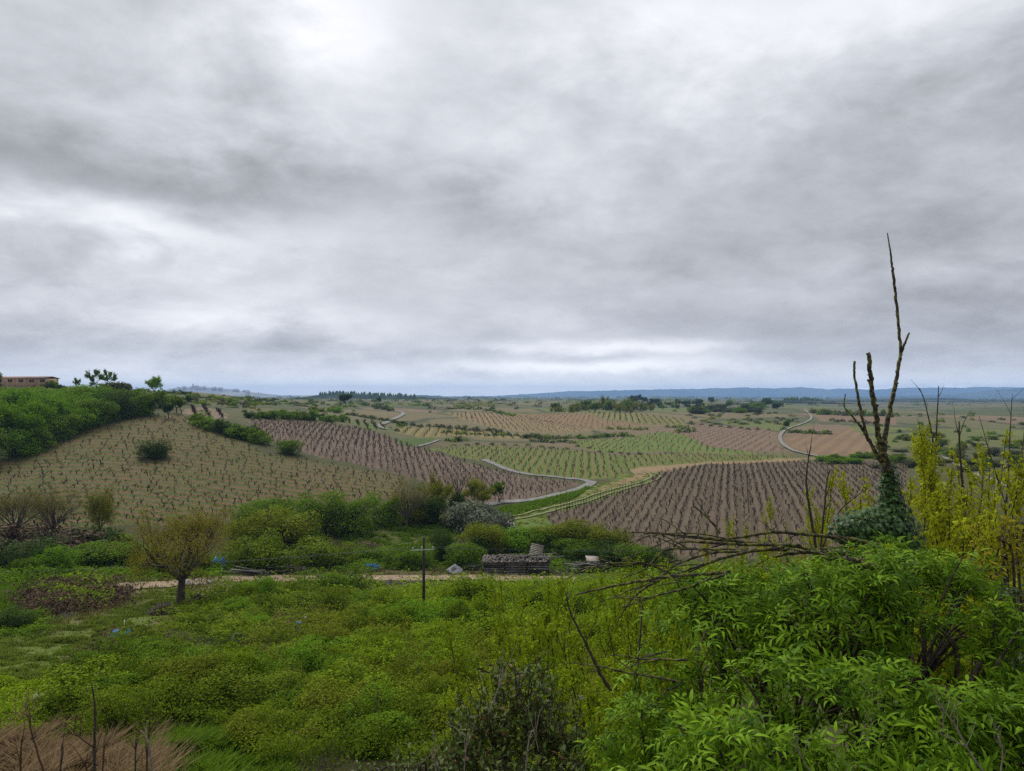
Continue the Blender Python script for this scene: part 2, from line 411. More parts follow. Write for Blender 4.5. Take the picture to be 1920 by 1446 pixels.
M['lf_bramble'] = leafmat('leaf_bramble', (.044, .074, .004), (.215, .300, .014), .35, c3=(.17, .13, .03))
M['lf_lime'] = leafmat('leaf_lime', (.080, .145, .004), (.225, .315, .010), .3)
M['lf_elm'] = leafmat('elm_fruit', (.21, .24, .010), (.42, .46, .022), .35)
M['lf_elm2'] = leafmat('elm_leaf', (.13, .195, .006), (.31, .40, .014), .35)
M['lf_elder'] = leafmat('elder_leaf', (.030, .080, .003), (.155, .275, .010), .25, .55, spec=.06)
M['lf_ivy'] = leafmat('ivy_leaf', (.014, .036, .010), (.044, .092, .024), .12, .4, spec=.15)
M['lf_privet'] = leafmat('privet_leaf', (.022, .040, .006), (.085, .120, .016), .15, .45, c3=(.13, .06, .025), spec=.12)
M['lf_orange'] = leafmat('shoot_leaf', (.14, .150, .010), (.33, .29, .02), .35)
M['grass'] = leafmat('grass_blade', (.060, .125, .006), (.155, .250, .018), .35)
M['grass_olive'] = leafmat('grass_olive', (.095, .088, .022), (.19, .17, .055), .3)
M['straw'] = leafmat('straw_blade', (.13, .085, .042), (.33, .235, .125), .3)
M['grass_pale'] = leafmat('grass_pale', (.105, .150, .014), (.215, .265, .045), .35)
M['weed'] = leafmat('dry_weed', (.07, .045, .03), (.12, .08, .05), .1)

# ---------------------------------------------------------------- ground zones
PA = [(-260,880),(0,862),(60,842),(150,806),(230,783),(330,776),(370,792),(430,822),(500,850),(560,862),(700,884),(770,896),(750,930),(600,950),(470,955),(400,990),(230,985),(100,995),(-260,1005)]
PC = [(466,788),(560,790),(620,795),(690,806),(760,832),(800,845),(870,865),(920,881),(985,894),(1075,904),(1088,908),(1010,930),(930,945),(870,935),(800,905),(740,887),(600,857),(530,838),(488,810)]
PD1 = [(800,842),(840,838),(900,836),(960,838),(1060,843),(1160,855),(1250,850),(1330,852),(1480,857),(1480,861),(1330,867),(1200,876),(1168,886),(1185,895),(1100,899),(1000,890),(930,870),(870,858)]
PD2 = [(1070,826),(1180,819),(1240,810),(1290,816),(1330,838),(1400,848),(1480,854),(1330,850),(1250,847),(1130,849),(1085,838)]
PE1 = [(840,776),(900,772),(970,779),(1060,796),(1130,806),(1060,812),(960,808),(900,797)]
PE2 = [(962,777),(1040,775),(1095,774),(1130,786),(1220,797),(1140,805),(1080,800),(1000,788)]
PF = [(1097,773),(1200,776),(1287,788),(1280,797),(1222,797),(1130,785)]
PG = [(1300,795),(1380,800),(1420,801),(1453,808),(1445,828),(1480,848),(1400,846),(1330,838),(1288,818)]
PH1 = [(1478,813),(1560,812),(1560,795),(1590,798),(1640,830),(1640,851),(1560,857),(1520,852),(1478,838)]
PH2 = [(1490,803),(1530,795),(1590,798),(1570,812),(1480,812)]
PH3 = [(1520,777),(1680,782),(1680,797),(1540,790)]
PI = [(752,801),(840,803),(960,812),(1045,820),(1040,826),(900,821),(840,818),(800,822),(742,812)]
PJ = [(342,766),(380,764),(418,772),(430,785),(380,786),(340,776)]
PK = [(640,790),(700,792),(740,806),(700,806)]
PB = [(1022,966),(1100,946),(1210,908),(1240,884),(1330,871),(1500,866),(1700,866),(1700,1005),(1600,1040),(1300,1050),(1200,1022),(1120,995),(1035,985)]
P_green = [(935,975),(1030,945),(1112,912),(1200,884),(1240,886),(1205,910),(1100,946),(1022,966),(1030,992),(960,1012)]
P_band = [(1085,932),(1150,905),(1187,893),(1180,882),(1200,876),(1320,867),(1480,860),(1540,857),(1480,865),(1320,871),(1240,884),(1205,897),(1150,914)]
P_loop = [(750,822),(812,820),(820,828),(770,838),(745,830)]
P_left = [(-90,1330),(-90,1060),(440,1068),(440,1110),(340,1165),(200,1250),(150,1335)]
P_mead1 = [(-80,1290),(-80,1250),(60,1182),(160,1168),(270,1120),(330,1098),(372,1100),(350,1132),(300,1150),(240,1180),(200,1212),(140,1270),(60,1292)]
P_mead2 = [(-80,1070),(90,1078),(80,1110),(30,1145),(-80,1160)]
P_mead3 = [(600,1030),(700,978),(850,964),(870,1000),(820,1022),(700,1034),(610,1046)]
P_dry = [(-120,1375),(60,1368),(190,1375),(265,1392),(280,1470),(-120,1480)]
P_lush = [(285,1375),(400,1360),(480,1385),(470,1480),(290,1480)]
P_brush = [(30,1120),(120,1100),(230,1105),(240,1130),(150,1150),(60,1160)]
P_brush2 = [(150,1240),(210,1195),(290,1200),(280,1225),(200,1260)]
P_yard = [(440,1092),(700,1094),(800,1100),(700,1112),(560,1112),(440,1112)]
P_verge = [(440,1062),(1000,1052),(1040,1085),(440,1082)]
ZONES = [  # name, polygon, colour a, colour b, row direction (vanishing px), row spacing, row strength
 ('hillside_vineyard', PA, (.108,.070,.034), (.060,.072,.015), None, 0, 0),
 ('brown_vineyard', PC, (.082,.057,.038), (.118,.086,.060), 705, 1.6, .10),
 ('green_vineyard', PD1, (0.118,0.106,0.031), (0.079,0.111,0.017), 1100, 2.2, .25),
 ('upper_green_vineyard', PD2, (0.120,0.119,0.032), (0.074,0.124,0.018), 1380, 2.4, .25),
 ('crest_vineyard', PE1, (0.181,0.123,0.063), (0.149,0.118,0.050), 860, 2.6, .2),
 ('red_soil_vineyard', PE2, (0.174,0.113,0.053), (0.142,0.098,0.048), 1130, 2.6, .15),
 ('olive_vineyard', PF, (0.149,0.126,0.040), (0.104,0.109,0.029), 1160, 3.0, .3),
 ('furrowed_vineyard', PG, (0.117,0.077,0.048), (0.146,0.103,0.068), 1640, 3.2, .3),
 ('bare_field', PH1, (0.170,0.112,0.060), (0.137,0.092,0.053), 1750, 5.0, .2),
 ('bare_field', PH2, (0.149,0.109,0.068), (0.124,0.092,0.056), None, 0, 0),
 ('bare_field', PH3, (0.167,0.105,0.060), (0.132,0.092,0.056), None, 0, 0),
 ('ochre_vineyard', PI, (0.172,0.131,0.051), (0.117,0.105,0.036), 860, 3.0, .45),
 ('pale_vineyard', PJ, (0.189,0.136,0.092), (0.135,0.105,0.068), None, 0, 0),
 ('small_green_vineyard', PK, (0.090,0.096,0.028), (0.063,0.096,0.019), None, 0, 0),
 ('dark_vineyard', PB, (.070,.051,.030), (.098,.074,.046), 1370, 1.8, .2),
 ('green_verge', P_green, (.068,.115,.016), (.105,.125,.028), None, 0, 0),
 ('dirt_band', P_band, (0.226,0.153,0.087), (0.181,0.131,0.064), None, 0, 0),
 ('green_verge', P_loop, (0.041,0.078,0.012), (0.067,0.089,0.022), None, 0, 0),
 ('waste_ground', P_left, (.120,.092,.046), (.088,.090,.026), None, 0, 0),
 ('meadow', P_mead1, (.078,.120,.014), (.095,.110,.024), None, 0, 0),
 ('meadow', P_mead2, (.038,.110,.010), (.060,.120,.018), None, 0, 0),
 ('meadow', P_mead3, (.062,.095,.016), (.095,.095,.028), None, 0, 0),
 ('dry_grass_bank', P_dry, (0.120,0.075,0.041), (0.083,0.064,0.026), None, 0, 0),
 ('meadow', P_lush, (0.026,0.063,0.010), (0.037,0.067,0.013), None, 0, 0),
 ('brush_ground', P_brush, (0.056,0.044,0.026), (0.044,0.037,0.022), None, 0, 0),
 ('brush_ground', P_brush2, (0.063,0.044,0.033), (0.048,0.041,0.022), None, 0, 0),
 ('yard', P_yard, (0.092,0.067,0.044), (0.067,0.059,0.026), None, 0, 0),
 ('grass_verge', P_verge, (0.085,0.070,0.030), (0.063,0.063,0.018), None, 0, 0),
]
def rowdir(vp):
    u = (vp - CX) / F; d = np.array([u, 1.0]); return d / np.linalg.norm(d)

def ground_mat():
    m, t, b, out = newmat('ground')
    A = attr(t, 'ca', True); B = attr(t, 'cb', True); ph = attr(t, 'row'); rs = attr(t, 'rowk')
    g = t.nodes.new('ShaderNodeNewGeometry'); pos = g.outputs['Position']
    big = nnoise(t, pos, .035, 4, .6); mid = nnoise(t, pos, .22, 5, .62, .6); fine = nnoise(t, pos, 1.6, 5, .65); vf = nnoise(t, pos, 9.0, 3, .6)
    s = (ph * 6.28318).f('SINE')
    fac = sstep(big * .35 + mid * .42 + fine * .28 + s * rs * .5, .42, .60)
    c = mixc(t, fac, A, B)
    k = .58 + fine * .50 + vf * .34
    c = mixc(t, 1.0, c, rgb_of(t, k, k, k), 'MULTIPLY')
    t.links.new(c, b.inputs['Base Color']); b.inputs['Roughness'].default_value = .95; b.inputs['Specular IOR Level'].default_value = .15
    bp = t.nodes.new('ShaderNodeBump'); bp.inputs['Strength'].default_value = .5; bp.inputs['Distance'].default_value = .25
    t.links.new((fine * .7 + vf * .3).s, bp.inputs['Height']); t.links.new(bp.outputs[0], b.inputs['Normal'])
    return m
M['ground'] = ground_mat()

def build_ground():
    azi = np.arctan(np.linspace(-150 - CX, 2070 - CX, 600) / F)
    lo = np.linspace(-math.pi, azi[0], 26)[:-1]; hi = np.linspace(azi[-1], math.pi, 26)[1:-1]
    az_ = np.concatenate([lo, azi, hi])
    rr = np.concatenate([np.exp(np.linspace(math.log(.7), math.log(20), 46))[:-1], np.exp(np.linspace(math.log(20), math.log(260), 255))[:-1],
                         np.exp(np.linspace(math.log(260), math.log(1000), 105))[:-1], np.exp(np.linspace(math.log(1000), math.log(10600), 36))])
    AZ, RR = np.meshgrid(az_, rr, indexing='ij')
    X = RR * np.sin(AZ); Y = RR * np.cos(AZ); Z = Hh(X, Y)
    na, nr = X.shape
    x = X.ravel(); y = Y.ravel(); z = Z.ravel()
    px, py = proj(x, y, z)
    ja = np.minimum(7 + 1400 / np.maximum(y, 8), 45); jx = px + ja * (fbm(x / 3.0, y / 3.0, 21) - .5) * 1.6; jy = py + (3 + .7 * ja * (y < 75)) * (fbm(x / 3.0, y / 3.0, 31) - .5) * 1.6
    inf = (y > 5) & (px > -400) & (px < 2300)
    n = len(x)
    ca = np.zeros((n, 3)); cb = np.zeros((n, 3)); row = np.zeros(n); rk = np.zeros(n)
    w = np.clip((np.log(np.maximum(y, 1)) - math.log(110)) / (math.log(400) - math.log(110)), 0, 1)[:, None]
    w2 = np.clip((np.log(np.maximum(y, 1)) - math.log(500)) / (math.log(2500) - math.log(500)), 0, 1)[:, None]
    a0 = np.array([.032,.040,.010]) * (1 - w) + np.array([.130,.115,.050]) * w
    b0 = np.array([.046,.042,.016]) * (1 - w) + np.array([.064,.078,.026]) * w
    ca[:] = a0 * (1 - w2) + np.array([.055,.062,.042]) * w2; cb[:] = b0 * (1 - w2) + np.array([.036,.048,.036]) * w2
    zid = np.full(n, -1)
    far = y > 170
    cs = np.where(y > 900, 170.0, 62.0); wx = x + 40 * fbm(x / 120, y / 120, 61); wy = y + 60 * fbm(x / 120, y / 120, 67)
    gx, gy = wx / cs, wy / (cs * 1.6); best = np.full(n, 9.0); second = np.full(n, 9.0); hid = np.zeros(n)
    for ox in (-1, 0, 1):
        for oy in (-1, 0, 1):
            ix = np.floor(gx) + ox; iy = np.floor(gy) + oy; d_ = np.hypot(ix + _hash(ix, iy, 5) - gx, iy + _hash(ix, iy, 6) - gy)
            nb = d_ < best; second = np.where(nb, best, np.minimum(second, d_)); hid = np.where(nb, _hash(ix, iy, 7), hid); best = np.minimum(best, d_)
    pal = np.array([[.070,.080,.026],[.115,.092,.046],[.052,.062,.024],[.085,.098,.026],[.130,.090,.055],[.060,.066,.030],[.095,.085,.040],[.045,.055,.024]])
    pk = 1.22 * pal[np.minimum((hid * 8).astype(int), 7)]; bw = np.clip((second - best) / .10, 0, 1)[:, None]
    wf = np.clip((y - 170) / 120, 0, 1)[:, None] * (1 - .6 * w2)
    pk = pk * bw + np.array([.030,.038,.018]) * (1 - bw)
    ca[:] = ca * (1 - wf) + pk * wf; cb[:] = cb * (1 - wf) + (pk * .6 + np.array([.055,.062,.026]) * .4) * wf
    for k, (nm, poly, A, B, vp, spc, st_) in enumerate(ZONES):
        ins = inf & inpoly(jx, jy, poly); zid[ins] = k
        ca[ins] = A; cb[ins] = B
        if vp is not None:
            d = rowdir(vp); row[ins] = ((x * d[1] - y * d[0]) / spc)[ins]; rk[ins] = st_
        else: row[ins] = 0; rk[ins] = 0
    # ploughed lines that follow the slope on the hillside
    k0 = zid == 0; row[k0] = ((y + .12 * x) / 2.6)[k0]; rk[k0] = .30
    # a worn bank between the two hillside vineyards
    i = np.arange(na)[:, None]; j = np.arange(nr - 1)[None]; i2 = (i + 1) % na
    Q = np.stack([i * nr + j, i2 * nr + j, i2 * nr + j + 1, i * nr + j + 1], -1).reshape(-1, 4)[:, ::-1]
    fz = np.maximum(zid[Q[:, 0]], zid[Q[:, 2]])
    names = {}
    for k in range(-1, len(ZONES)):
        f = Q[fz == k]
        if len(f) == 0: continue
        used, inv = np.unique(f, return_inverse=True)
        nm = 'ground' if k < 0 else ZONES[k][0]
        b = MB(); b.add(np.stack([x, y, z], 1)[used], inv.reshape(-1, 4))
        me = b.mesh(nm, M['ground'], True)
        for an, arr in (('ca', ca), ('cb', cb)):
            q = me.attributes.new(an, 'FLOAT_COLOR', 'POINT'); q.data.foreach_set('color', np.concatenate([arr[used], np.ones((len(used), 1))], 1).astype(np.float32).ravel())
        for an, arr in (('row', row), ('rowk', rk)):
            q = me.attributes.new(an, 'FLOAT', 'POINT'); q.data.foreach_set('value', arr[used].astype(np.float32))
        kind(link(nm, me), 'structure')
build_ground()

# ---------------------------------------------------------------- far hills and mountains
def hillmat(name, c1, c2, s):
    m, t, b, out = newmat(name)
    g = t.nodes.new('ShaderNodeNewGeometry')
    mp = t.nodes.new('ShaderNodeMapping'); mp.inputs['Scale'].default_value = (1, .5, 3)
    t.links.new(g.outputs['Position'], mp.inputs[0])
    n = nnoise(t, mp.outputs[0], s, 6, .62)
    t.links.new(mixc(t, sstep(n, .42, .6), c1, c2), b.inputs['Base Color']); b.inputs['Roughness'].default_value = 1; b.inputs['Specular IOR Level'].default_value = 0
    return m
M['far_wood'] = hillmat('far_wood', (.020, .032, .024), (.05, .06, .04), .012)
M['far_mix'] = hillmat('far_mix', (.030, .042, .034), (.10, .095, .07), .008)
M['far_pale'] = hillmat('far_pale', (.18, .18, .17), (.26, .25, .23), .004)  # mist over the far hill is put into this pale colour
M['mountain'] = hillmat('mountain', (.024, .042, .050), (.055, .075, .08), .0016)  # bluish tone: part of the distance haze is put into the colour
def ridge(name, prof_, Y, dep, mat, rough=.0, seed=0):
    xs = np.linspace(prof_[0][0], prof_[-1][0], 220); tops = np.interp(xs, [a for a, _ in prof_], [b for _, b in prof_])
    tops = tops - rough * (fbm(xs / 9.0, xs * 0 + seed, seed, 4) - .5) * 2
    rows = np.linspace(-1, 1, 15); b = MB()
    u = (xs - CX) / F; base = Hraw(0, min(Y, 10500)) - 3
    X = np.repeat((u * Y)[:, None], 15, 1) + dep * .15 * (fbm(u[:, None] * 40, rows[None] * 3, seed + 4) - .5)
    YY = Y + rows[None] * dep + 0 * X
    topz = CZ + Y * ray(960, tops)[1]
    hgt = np.maximum(topz - base, 0)[:, None]
    Z = base + hgt * np.cos(rows * math.pi / 2)[None] ** 1.3 * (1 - (.35 * np.abs(rows)[None]) * (fbm(X / (dep * .3), YY / (dep * .3), seed + 9)))
    i = np.arange(219)[:, None] * 15; j = np.arange(14)[None]
    b.add(np.stack([X, YY, Z], -1).reshape(-1, 3), np.stack([i + j, i + 15 + j, i + 16 + j, i + 1 + j], -1).reshape(-1, 4))
    return kind(link(name, b.mesh(name, mat, True)), 'structure')
ridge('mountain', [(760,747),(860,745),(940,742),(1010,738),(1060,734),(1130,732.5),(1220,731),(1290,729),(1340,728),(1400,726.5),(1450,728),(1500,726),(1520,727),(1545,730),(1580,728.5),(1640,731),(1700,727),(1760,727),(1850,726),(1960,727),(2100,724),(2300,735)], 9300, 700, M['mountain'], 1.2, 3)
ridge('hill', [(1560,748),(1640,744),(1700,742.5),(1760,741),(1810,738),(1860,732),(1920,727),(2000,722),(2100,726),(2250,744)], 6000, 500, M['mountain'], 1.2, 5)
ridge('hill', [(1150,746),(1200,743.5),(1240,742),(1290,744),(1330,743),(1400,744),(1470,744.5),(1530,747)], 7000, 300, M['mountain'], 1.0, 6)
ridge('hill', [(230,745),(300,735),(325,728),(345,726.5),(362,725),(372,726),(400,727.5),(430,729),(455,733),(480,736),(520,741),(560,742),(600,741),(640,742),(700,745)], 5200, 300, M['far_pale'], 1.0, 8)
ridge('hill', [(540,748),(590,742),(612,739),(640,737.5),(668,739),(700,741),(760,743.5),(820,746),(860,749)], 1500, 120, M['far_wood'], 1.4, 12)
ridge('hill', [(690,747),(730,742),(790,741),(820,742),(850,746),(870,744),(900,743.5),(925,744.5),(960,746.5)], 4200, 240, M['far_mix'], .7, 14)
ridge('hill', [(1400,757),(1445,752),(1480,750),(1505,749),(1535,752),(1570,756),(1600,758)], 1500, 110, M['far_wood'], .8, 16)
ridge('hill', [(1540,757),(1580,752),(1630,749.5),(1690,747.5),(1730,746.5),(1770,746.5),(1800,749),(1850,753),(1930,757),(2000,760)], 2500, 220, M['far_wood'], .9, 18)

# ---------------------------------------------------------------- haze
hz = bpy.data.meshes.new('haze'); hb = MB(); hb.box((0, 0, 0), (22000, 22000, 196)); 
hm = bpy.data.materials.new('haze'); hm.use_nodes = True; ht = hm.node_tree; ht.nodes.clear()
ho = ht.nodes.new('ShaderNodeOutputMaterial'); pv = ht.nodes.new('ShaderNodeVolumePrincipled')
pv.inputs['Color'].default_value = (.37, .60, 1.0, 1); pv.inputs['Density'].default_value = 1.15e-4
ht.links.new(pv.outputs[0], ho.inputs['Volume'])
zmin = 1e9
for o in bpy.data.objects:
    if o.type == 'MESH':
        co = np.zeros(len(o.data.vertices) * 3, np.float32); o.data.vertices.foreach_get('co', co); zmin = min(zmin, co[2::3].min())
HZ0, HZ1 = zmin - 1.0, 150.0
hb = MB(); hb.box((0, 0, (HZ0 + HZ1) / 2), (22400, 22400, HZ1 - HZ0))
kind(link('haze', hb.mesh('haze', hm)), 'stuff', 'thin blue haze over the far plain and mountains')

# ---------------------------------------------------------------- roads and tracks
def spline(pts, n=12):
    pts = np.asarray(pts, float); out = []
    P_ = np.vstack([2 * pts[0] - pts[1], pts, 2 * pts[-1] - pts[-2]])
    for i in range(1, len(P_) - 2):
        for t in np.linspace(0, 1, n, endpoint=False):
            a, b, c, d = P_[i - 1], P_[i], P_[i + 1], P_[i + 2]
            out.append(.5 * (2 * b + (c - a) * t + (2 * a - 5 * b + 4 * c - d) * t * t + (3 * b - a - 3 * c + d) * t ** 3))
    out.append(pts[-1]); return np.array(out)
def strip(name, pix, width, mat, lift=.06, off=0.0, wj=.15, label=None):
    g = np.array([np.array(at(a, b_))[:2].ravel() for a, b_ in pix]); c = spline(g, 14)
    t = np.gradient(c, axis=0); t /= np.linalg.norm(t, axis=1, keepdims=True); nrm = np.stack([t[:, 1], -t[:, 0]], 1)
    b = MB(); k = 5; rows = []
    wv = width * (1 + wj * (fbm(np.arange(len(c)) / 3.0, np.zeros(len(c)), 77) - .5) * 2)
    for s in np.linspace(-.5, .5, k):
        q = c + nrm * (off + s * wv)[:, None]
        rows.append(np.column_stack([q, Hh(q[:, 0], q[:, 1]) + lift]))
    V = np.stack(rows, 1); n = len(c)
    i = np.arange(n - 1)[:, None] * k; j = np.arange(k - 1)[None]
    b.add(V.reshape(-1, 3), np.stack([i + j, i + k + j, i + k + j + 1, i + j + 1], -1).reshape(-1, 4)[:, ::-1])
    return kind(link(name, b.mesh(name, mat, True)), 'structure', label)
strip('lane', [(968,1003),(945,980),(915,958),(905,950),(940,943),(1010,936),(1060,925),(1100,912),(1108,905),(1085,899),(1030,894),(985,889),(950,880),(925,870),(905,862)], 2.1, M['road'], .12)
strip('lane', [(780,839),(806,832),(824,826)], .9, M['road'], .2)
strip('lane', [(722,806),(716,803),(714,798),(735,788),(752,780),(756,775),(745,771)], 2.0, M['road'], .3)
strip('lane', [(1548,860),(1510,852),(1478,841),(1464,828),(1464,816),(1474,806),(1500,797),(1518,789),(1521,781),(1512,771),(1503,767)], 1.35, M['far_road'], .35)
strip('dirt_track', [(120,1106),(220,1103),(300,1098),(380,1091),(480,1087),(600,1086),(700,1086),(820,1086),(940,1085),(1080,1086)], 3.6, M['dirt'], .1)
rutp = [(940,978),(1000,964),(1060,949),(1110,935),(1160,919),(1205,906),(1228,897),(1226,891),(1215,886)]
strip('wheel_rut', rutp, .55, M['rut'], .14, -.95, .3); strip('wheel_rut', rutp, .55, M['rut'], .14, .95, .3)
strip('dirt_path', [(1770,856),(1800,873),(1840,893),(1890,912),(1960,934)], 1.5, M['far_road'], .12)

# ---------------------------------------------------------------- vegetation meshes
def rdir(n, rng): 
    d = rng.normal(size=(n, 3)); return d / np.linalg.norm(d, axis=1, keepdims=True)
def bush_mesh(name, mat, seed, nl=1500, lumps=16, lsize=.085, flat=1.0, open_=.0, twigs=True, tm='twig'):
    """unit bush: about 1 m across and 1 m tall"""
    rng = np.random.default_rng(seed); b = MB()
    c = rng.uniform(-1, 1, (lumps, 3)) * [.38, .38, .40] + [0, 0, .50]; r = rng.uniform(.09, .27, lumps)
    c[0] = (rng.normal() * .08, rng.normal() * .08, .42); r[0] = .32; c[:, 2] = np.maximum(c[:, 2], r * .8)
    k = rng.choice(lumps, nl, p=r ** 2 / (r ** 2).sum()); d = rdir(nl, rng); d[:, 2] = np.where(rng.random(nl) < .3, np.abs(d[:, 2]), d[:, 2])
    p = c[k] + d * (r[k] * (rng.uniform(.70, 1.10, nl) + .28 * (rng.random(nl) < .10) * rng.random(nl)))[:, None]
    p[:, 2] = np.abs(p[:, 2])
    nn = d * .7 + rdir(nl, rng) * .7 + [0, 0, .35]
    a = np.clip(.32 + .35 * rng.random(lumps)[k] + .2 * rng.normal(size=nl), 0, 1)
    b.leaves(p, nn, rdir(nl, rng) + [0, 0, -.2], lsize * rng.uniform(.6, 1.3, nl), lsize * rng.uniform(.45, .8, nl), a)
    mats = [mat]
    if twigs:
        mats.append(M[tm])
        for i in range(lumps):
            e = c[i] + [0, 0, r[i] * .7]; s = np.array([rng.normal() * .05, rng.normal() * .05, 0]); mid = (s + e) / 2 + rng.normal(size=3) * .05
            b.tube(spline([s, mid, e], 3), np.linspace(.02, .006, 7), 3, .5, False, 1)
    return b.mesh(name, mats)
def grow(rng, p, d, ln, rad, dep, par, out):
    n = 4 if dep < 3 else 2; pts = [p]; q = p.copy(); dd = d.copy()
    for i in range(n):
        dd = dd + rng.normal(size=3) * par['wig'] + np.array([0, 0, par['trop']]); dd /= np.linalg.norm(dd)
        q = q + dd * ln / n; pts.append(q.copy())
    pts = np.array(pts); rads = np.linspace(rad, rad * par['taper'], n + 1)
    out.append((pts, rads, dep))
    if dep >= par['depth']: return
    nb = par['nb'][dep]
    for k in range(nb):
        t = 1.0 if (k == 0 and par['lead']) else rng.uniform(*par['tr'])
        i = min(int(t * n), n - 1); f = t * n - i
        bp = pts[i] * (1 - f) + pts[i + 1] * f
        ax = pts[i + 1] - pts[i]; ax /= np.linalg.norm(ax)
        sd_ = rdir(1, rng)[0]; sd_ -= ax * sd_.dot(ax); sd_ /= np.linalg.norm(sd_)
        ang = par['ang'] * rng.uniform(.6, 1.3) * (.5 if (k == 0 and par['lead']) else 1)
        nd = ax * math.cos(ang) + sd_ * math.sin(ang)
        grow(rng, bp, nd, ln * par['shr'] * rng.uniform(.75, 1.2), max(rads[-1] * (.9 if k == 0 else .65), .004), dep + 1, par, out)
def tree_meshes(name, leaf, barkm, seed, par, h0, trunk_h, rad, leaves_per=8, lsize=.12, spread=.25, min_dep=2, lean=0):
    """(trunk mesh, crown mesh) of a tree about par-dependent metres tall"""
    rng = np.random.default_rng(seed); out = []
    p0 = np.array([0, 0, -.3]); top = np.array([rng.normal() * .05 * trunk_h + lean, rng.normal() * .05 * trunk_h, trunk_h])
    tr = spline([p0, (p0 + top) / 2 + rng.normal(size=3) * .03 * trunk_h, top], 4)
    for k in range(par['n0']):
        a = k * 2.39996 + rng.uniform(-.4, .4); til = par['ang0'] * (.12 + 1.0 * ((k + .5) / par['n0']) ** .7)
        d = np.array([math.cos(a) * math.sin(til), math.sin(a) * math.sin(til), math.cos(til)])
        grow(rng, tr[-1] - [0, 0, rng.uniform(0, .25) * trunk_h * .4], d, h0 * rng.uniform(.8, 1.1), rad * .55, 0, par, out)
    b = MB(); rr = np.linspace(rad * 1.25, rad * .85, len(tr)); rr[0] *= 1.25
    b.tube(tr, rr, 8)
    for pts, rads, dep in out: b.tube(pts, rads, 6 if dep == 0 else (4 if dep == 1 else 3), .5, False)
    tm = b.mesh(name + '_trunk', M[barkm], True)
    P_, D_ = [], []
    for pts, rads, dep in out:
        if dep < min_dep: continue
        t = rng.random(leaves_per) ** .8 * (len(pts) - 1); i = np.minimum(t.astype(int), len(pts) - 2); f = (t - i)[:, None]
        P_.append(pts[i] * (1 - f) + pts[i + 1] * f); D_.append(np.repeat((pts[-1] - pts[0])[None], leaves_per, 0))
    P_ = np.concatenate(P_); D_ = np.concatenate(D_); n = len(P_)
    P_ = P_ + rdir(n, rng) * spread * rng.random((n, 1))
    b = MB(); b.leaves(P_, rdir(n, rng) * .8 + [0, 0, .5], rdir(n, rng) + [0, 0, -.3], lsize * rng.uniform(.6, 1.3, n), lsize * .6 * rng.uniform(.6, 1.3, n), np.clip(.5 + .25 * rng.normal(size=n), 0, 1))
    cm = b.mesh(name + '_crown', leaf)
    z = max(p[:, 2].max() for p, _, _ in out); w = max(np.abs(p[:, :2]).max() for p, _, _ in out)
    return tm, cm, z, w
PAR = {
 'round': dict(n0=5, nb=[4, 4, 3], depth=3, ang0=.9, ang=.65, wig=.12, trop=.05, taper=.55, lead=True, tr=(.35, 1), shr=.62),
 'walnut': dict(n0=11, nb=[4, 4, 4, 2], depth=4, ang0=1.15, ang=.66, wig=.12, trop=.025, taper=.55, lead=True, tr=(.3, 1), shr=.64),
 'bare': dict(n0=10, nb=[5, 5, 5, 2], depth=4, ang0=.75, ang=.55, wig=.11, trop=.05, taper=.5, lead=True, tr=(.25, 1), shr=.64),
 'sparse': dict(n0=4, nb=[3, 4, 3], depth=3, ang0=.8, ang=.7, wig=.14, trop=.06, taper=.55, lead=True, tr=(.4, 1), shr=.6),
}

# ---------------------------------------------------------------- placing plants
def base_of(px, py):
    x, y, z = at(px, py); return float(x), float(y), float(z)
BUSH = {}
def bush_variants(key, mat, n=3, **kw):
    BUSH[key] = [bush_mesh('foliage', M[mat], 100 + hash_s(key) + i, **kw) for i in range(n)]
def hash_s(s): return sum(ord(c) * (i + 3) for i, c in enumerate(s)) % 9000
for key, mat, kw in [
    ('green', 'lf_green', {}), ('dark', 'lf_dark', {}), ('bright', 'lf_bright', {}), ('olive', 'lf_olive', {}), ('yellow', 'lf_yellow', {}),
    ('silver', 'lf_silver', dict(lsize=.085, nl=1500)), ('brown', 'lf_brown', dict(lsize=.08, nl=700)), ('greygreen', 'lf_greygreen', {})]:
    bush_variants(key, mat, 3, **kw)
for key, mat in [('green+', 'lf_green'), ('dark+', 'lf_dark'), ('bright+', 'lf_bright'), ('olive+', 'lf_olive'), ('bramble+', 'lf_bramble')]:
    bush_variants(key, mat, 2, nl=7500, lumps=34, lsize=.042)
bush_variants('lime+', 'lf_lime', 2, nl=6000, lumps=30, lsize=.05)
WORD = {'lime': 'lime green', 'green': 'green', 'dark': 'dark green', 'bright': 'bright green', 'olive': 'olive green', 'yellow': 'yellow green', 'silver': 'silvery grey', 'brown': 'brown leafless', 'greygreen': 'grey green', 'bramble': 'green bramble'}
SCRUB = {}
def nth(i): return ['first', 'second', 'third', 'fourth', 'fifth', 'sixth', 'seventh', 'eighth', 'ninth'][i]
def bush(px, py, hpx, wpx, key, label=None, group=None, name='bush', cat='bush', rng=random):
    x, y, z = base_of(px, py); k = y / F; h = hpx * k; w = wpx * k
    if hpx * wpx < 150 and group is not None:          # too small in the view to pick apart singly
        SCRUB.setdefault(key, []).append((x, y, z, w, h)); return
    me = rng.choice(BUSH[key]); o = link(name, me, None, (x, y, z - .08 * h))
    o.scale = (w * 1.05, w * rng.uniform(.8, 1.1), h * 1.05); o.rotation_euler = (0, 0, rng.uniform(0, 6.28))
    if abs(math.sin(o.rotation_euler.z)) > .0: o.scale = (w * 1.05, w * 1.0, h * 1.05)
    tag(o, label or (WORD[key.strip('+')] + ' bush'), cat, group)
    return o
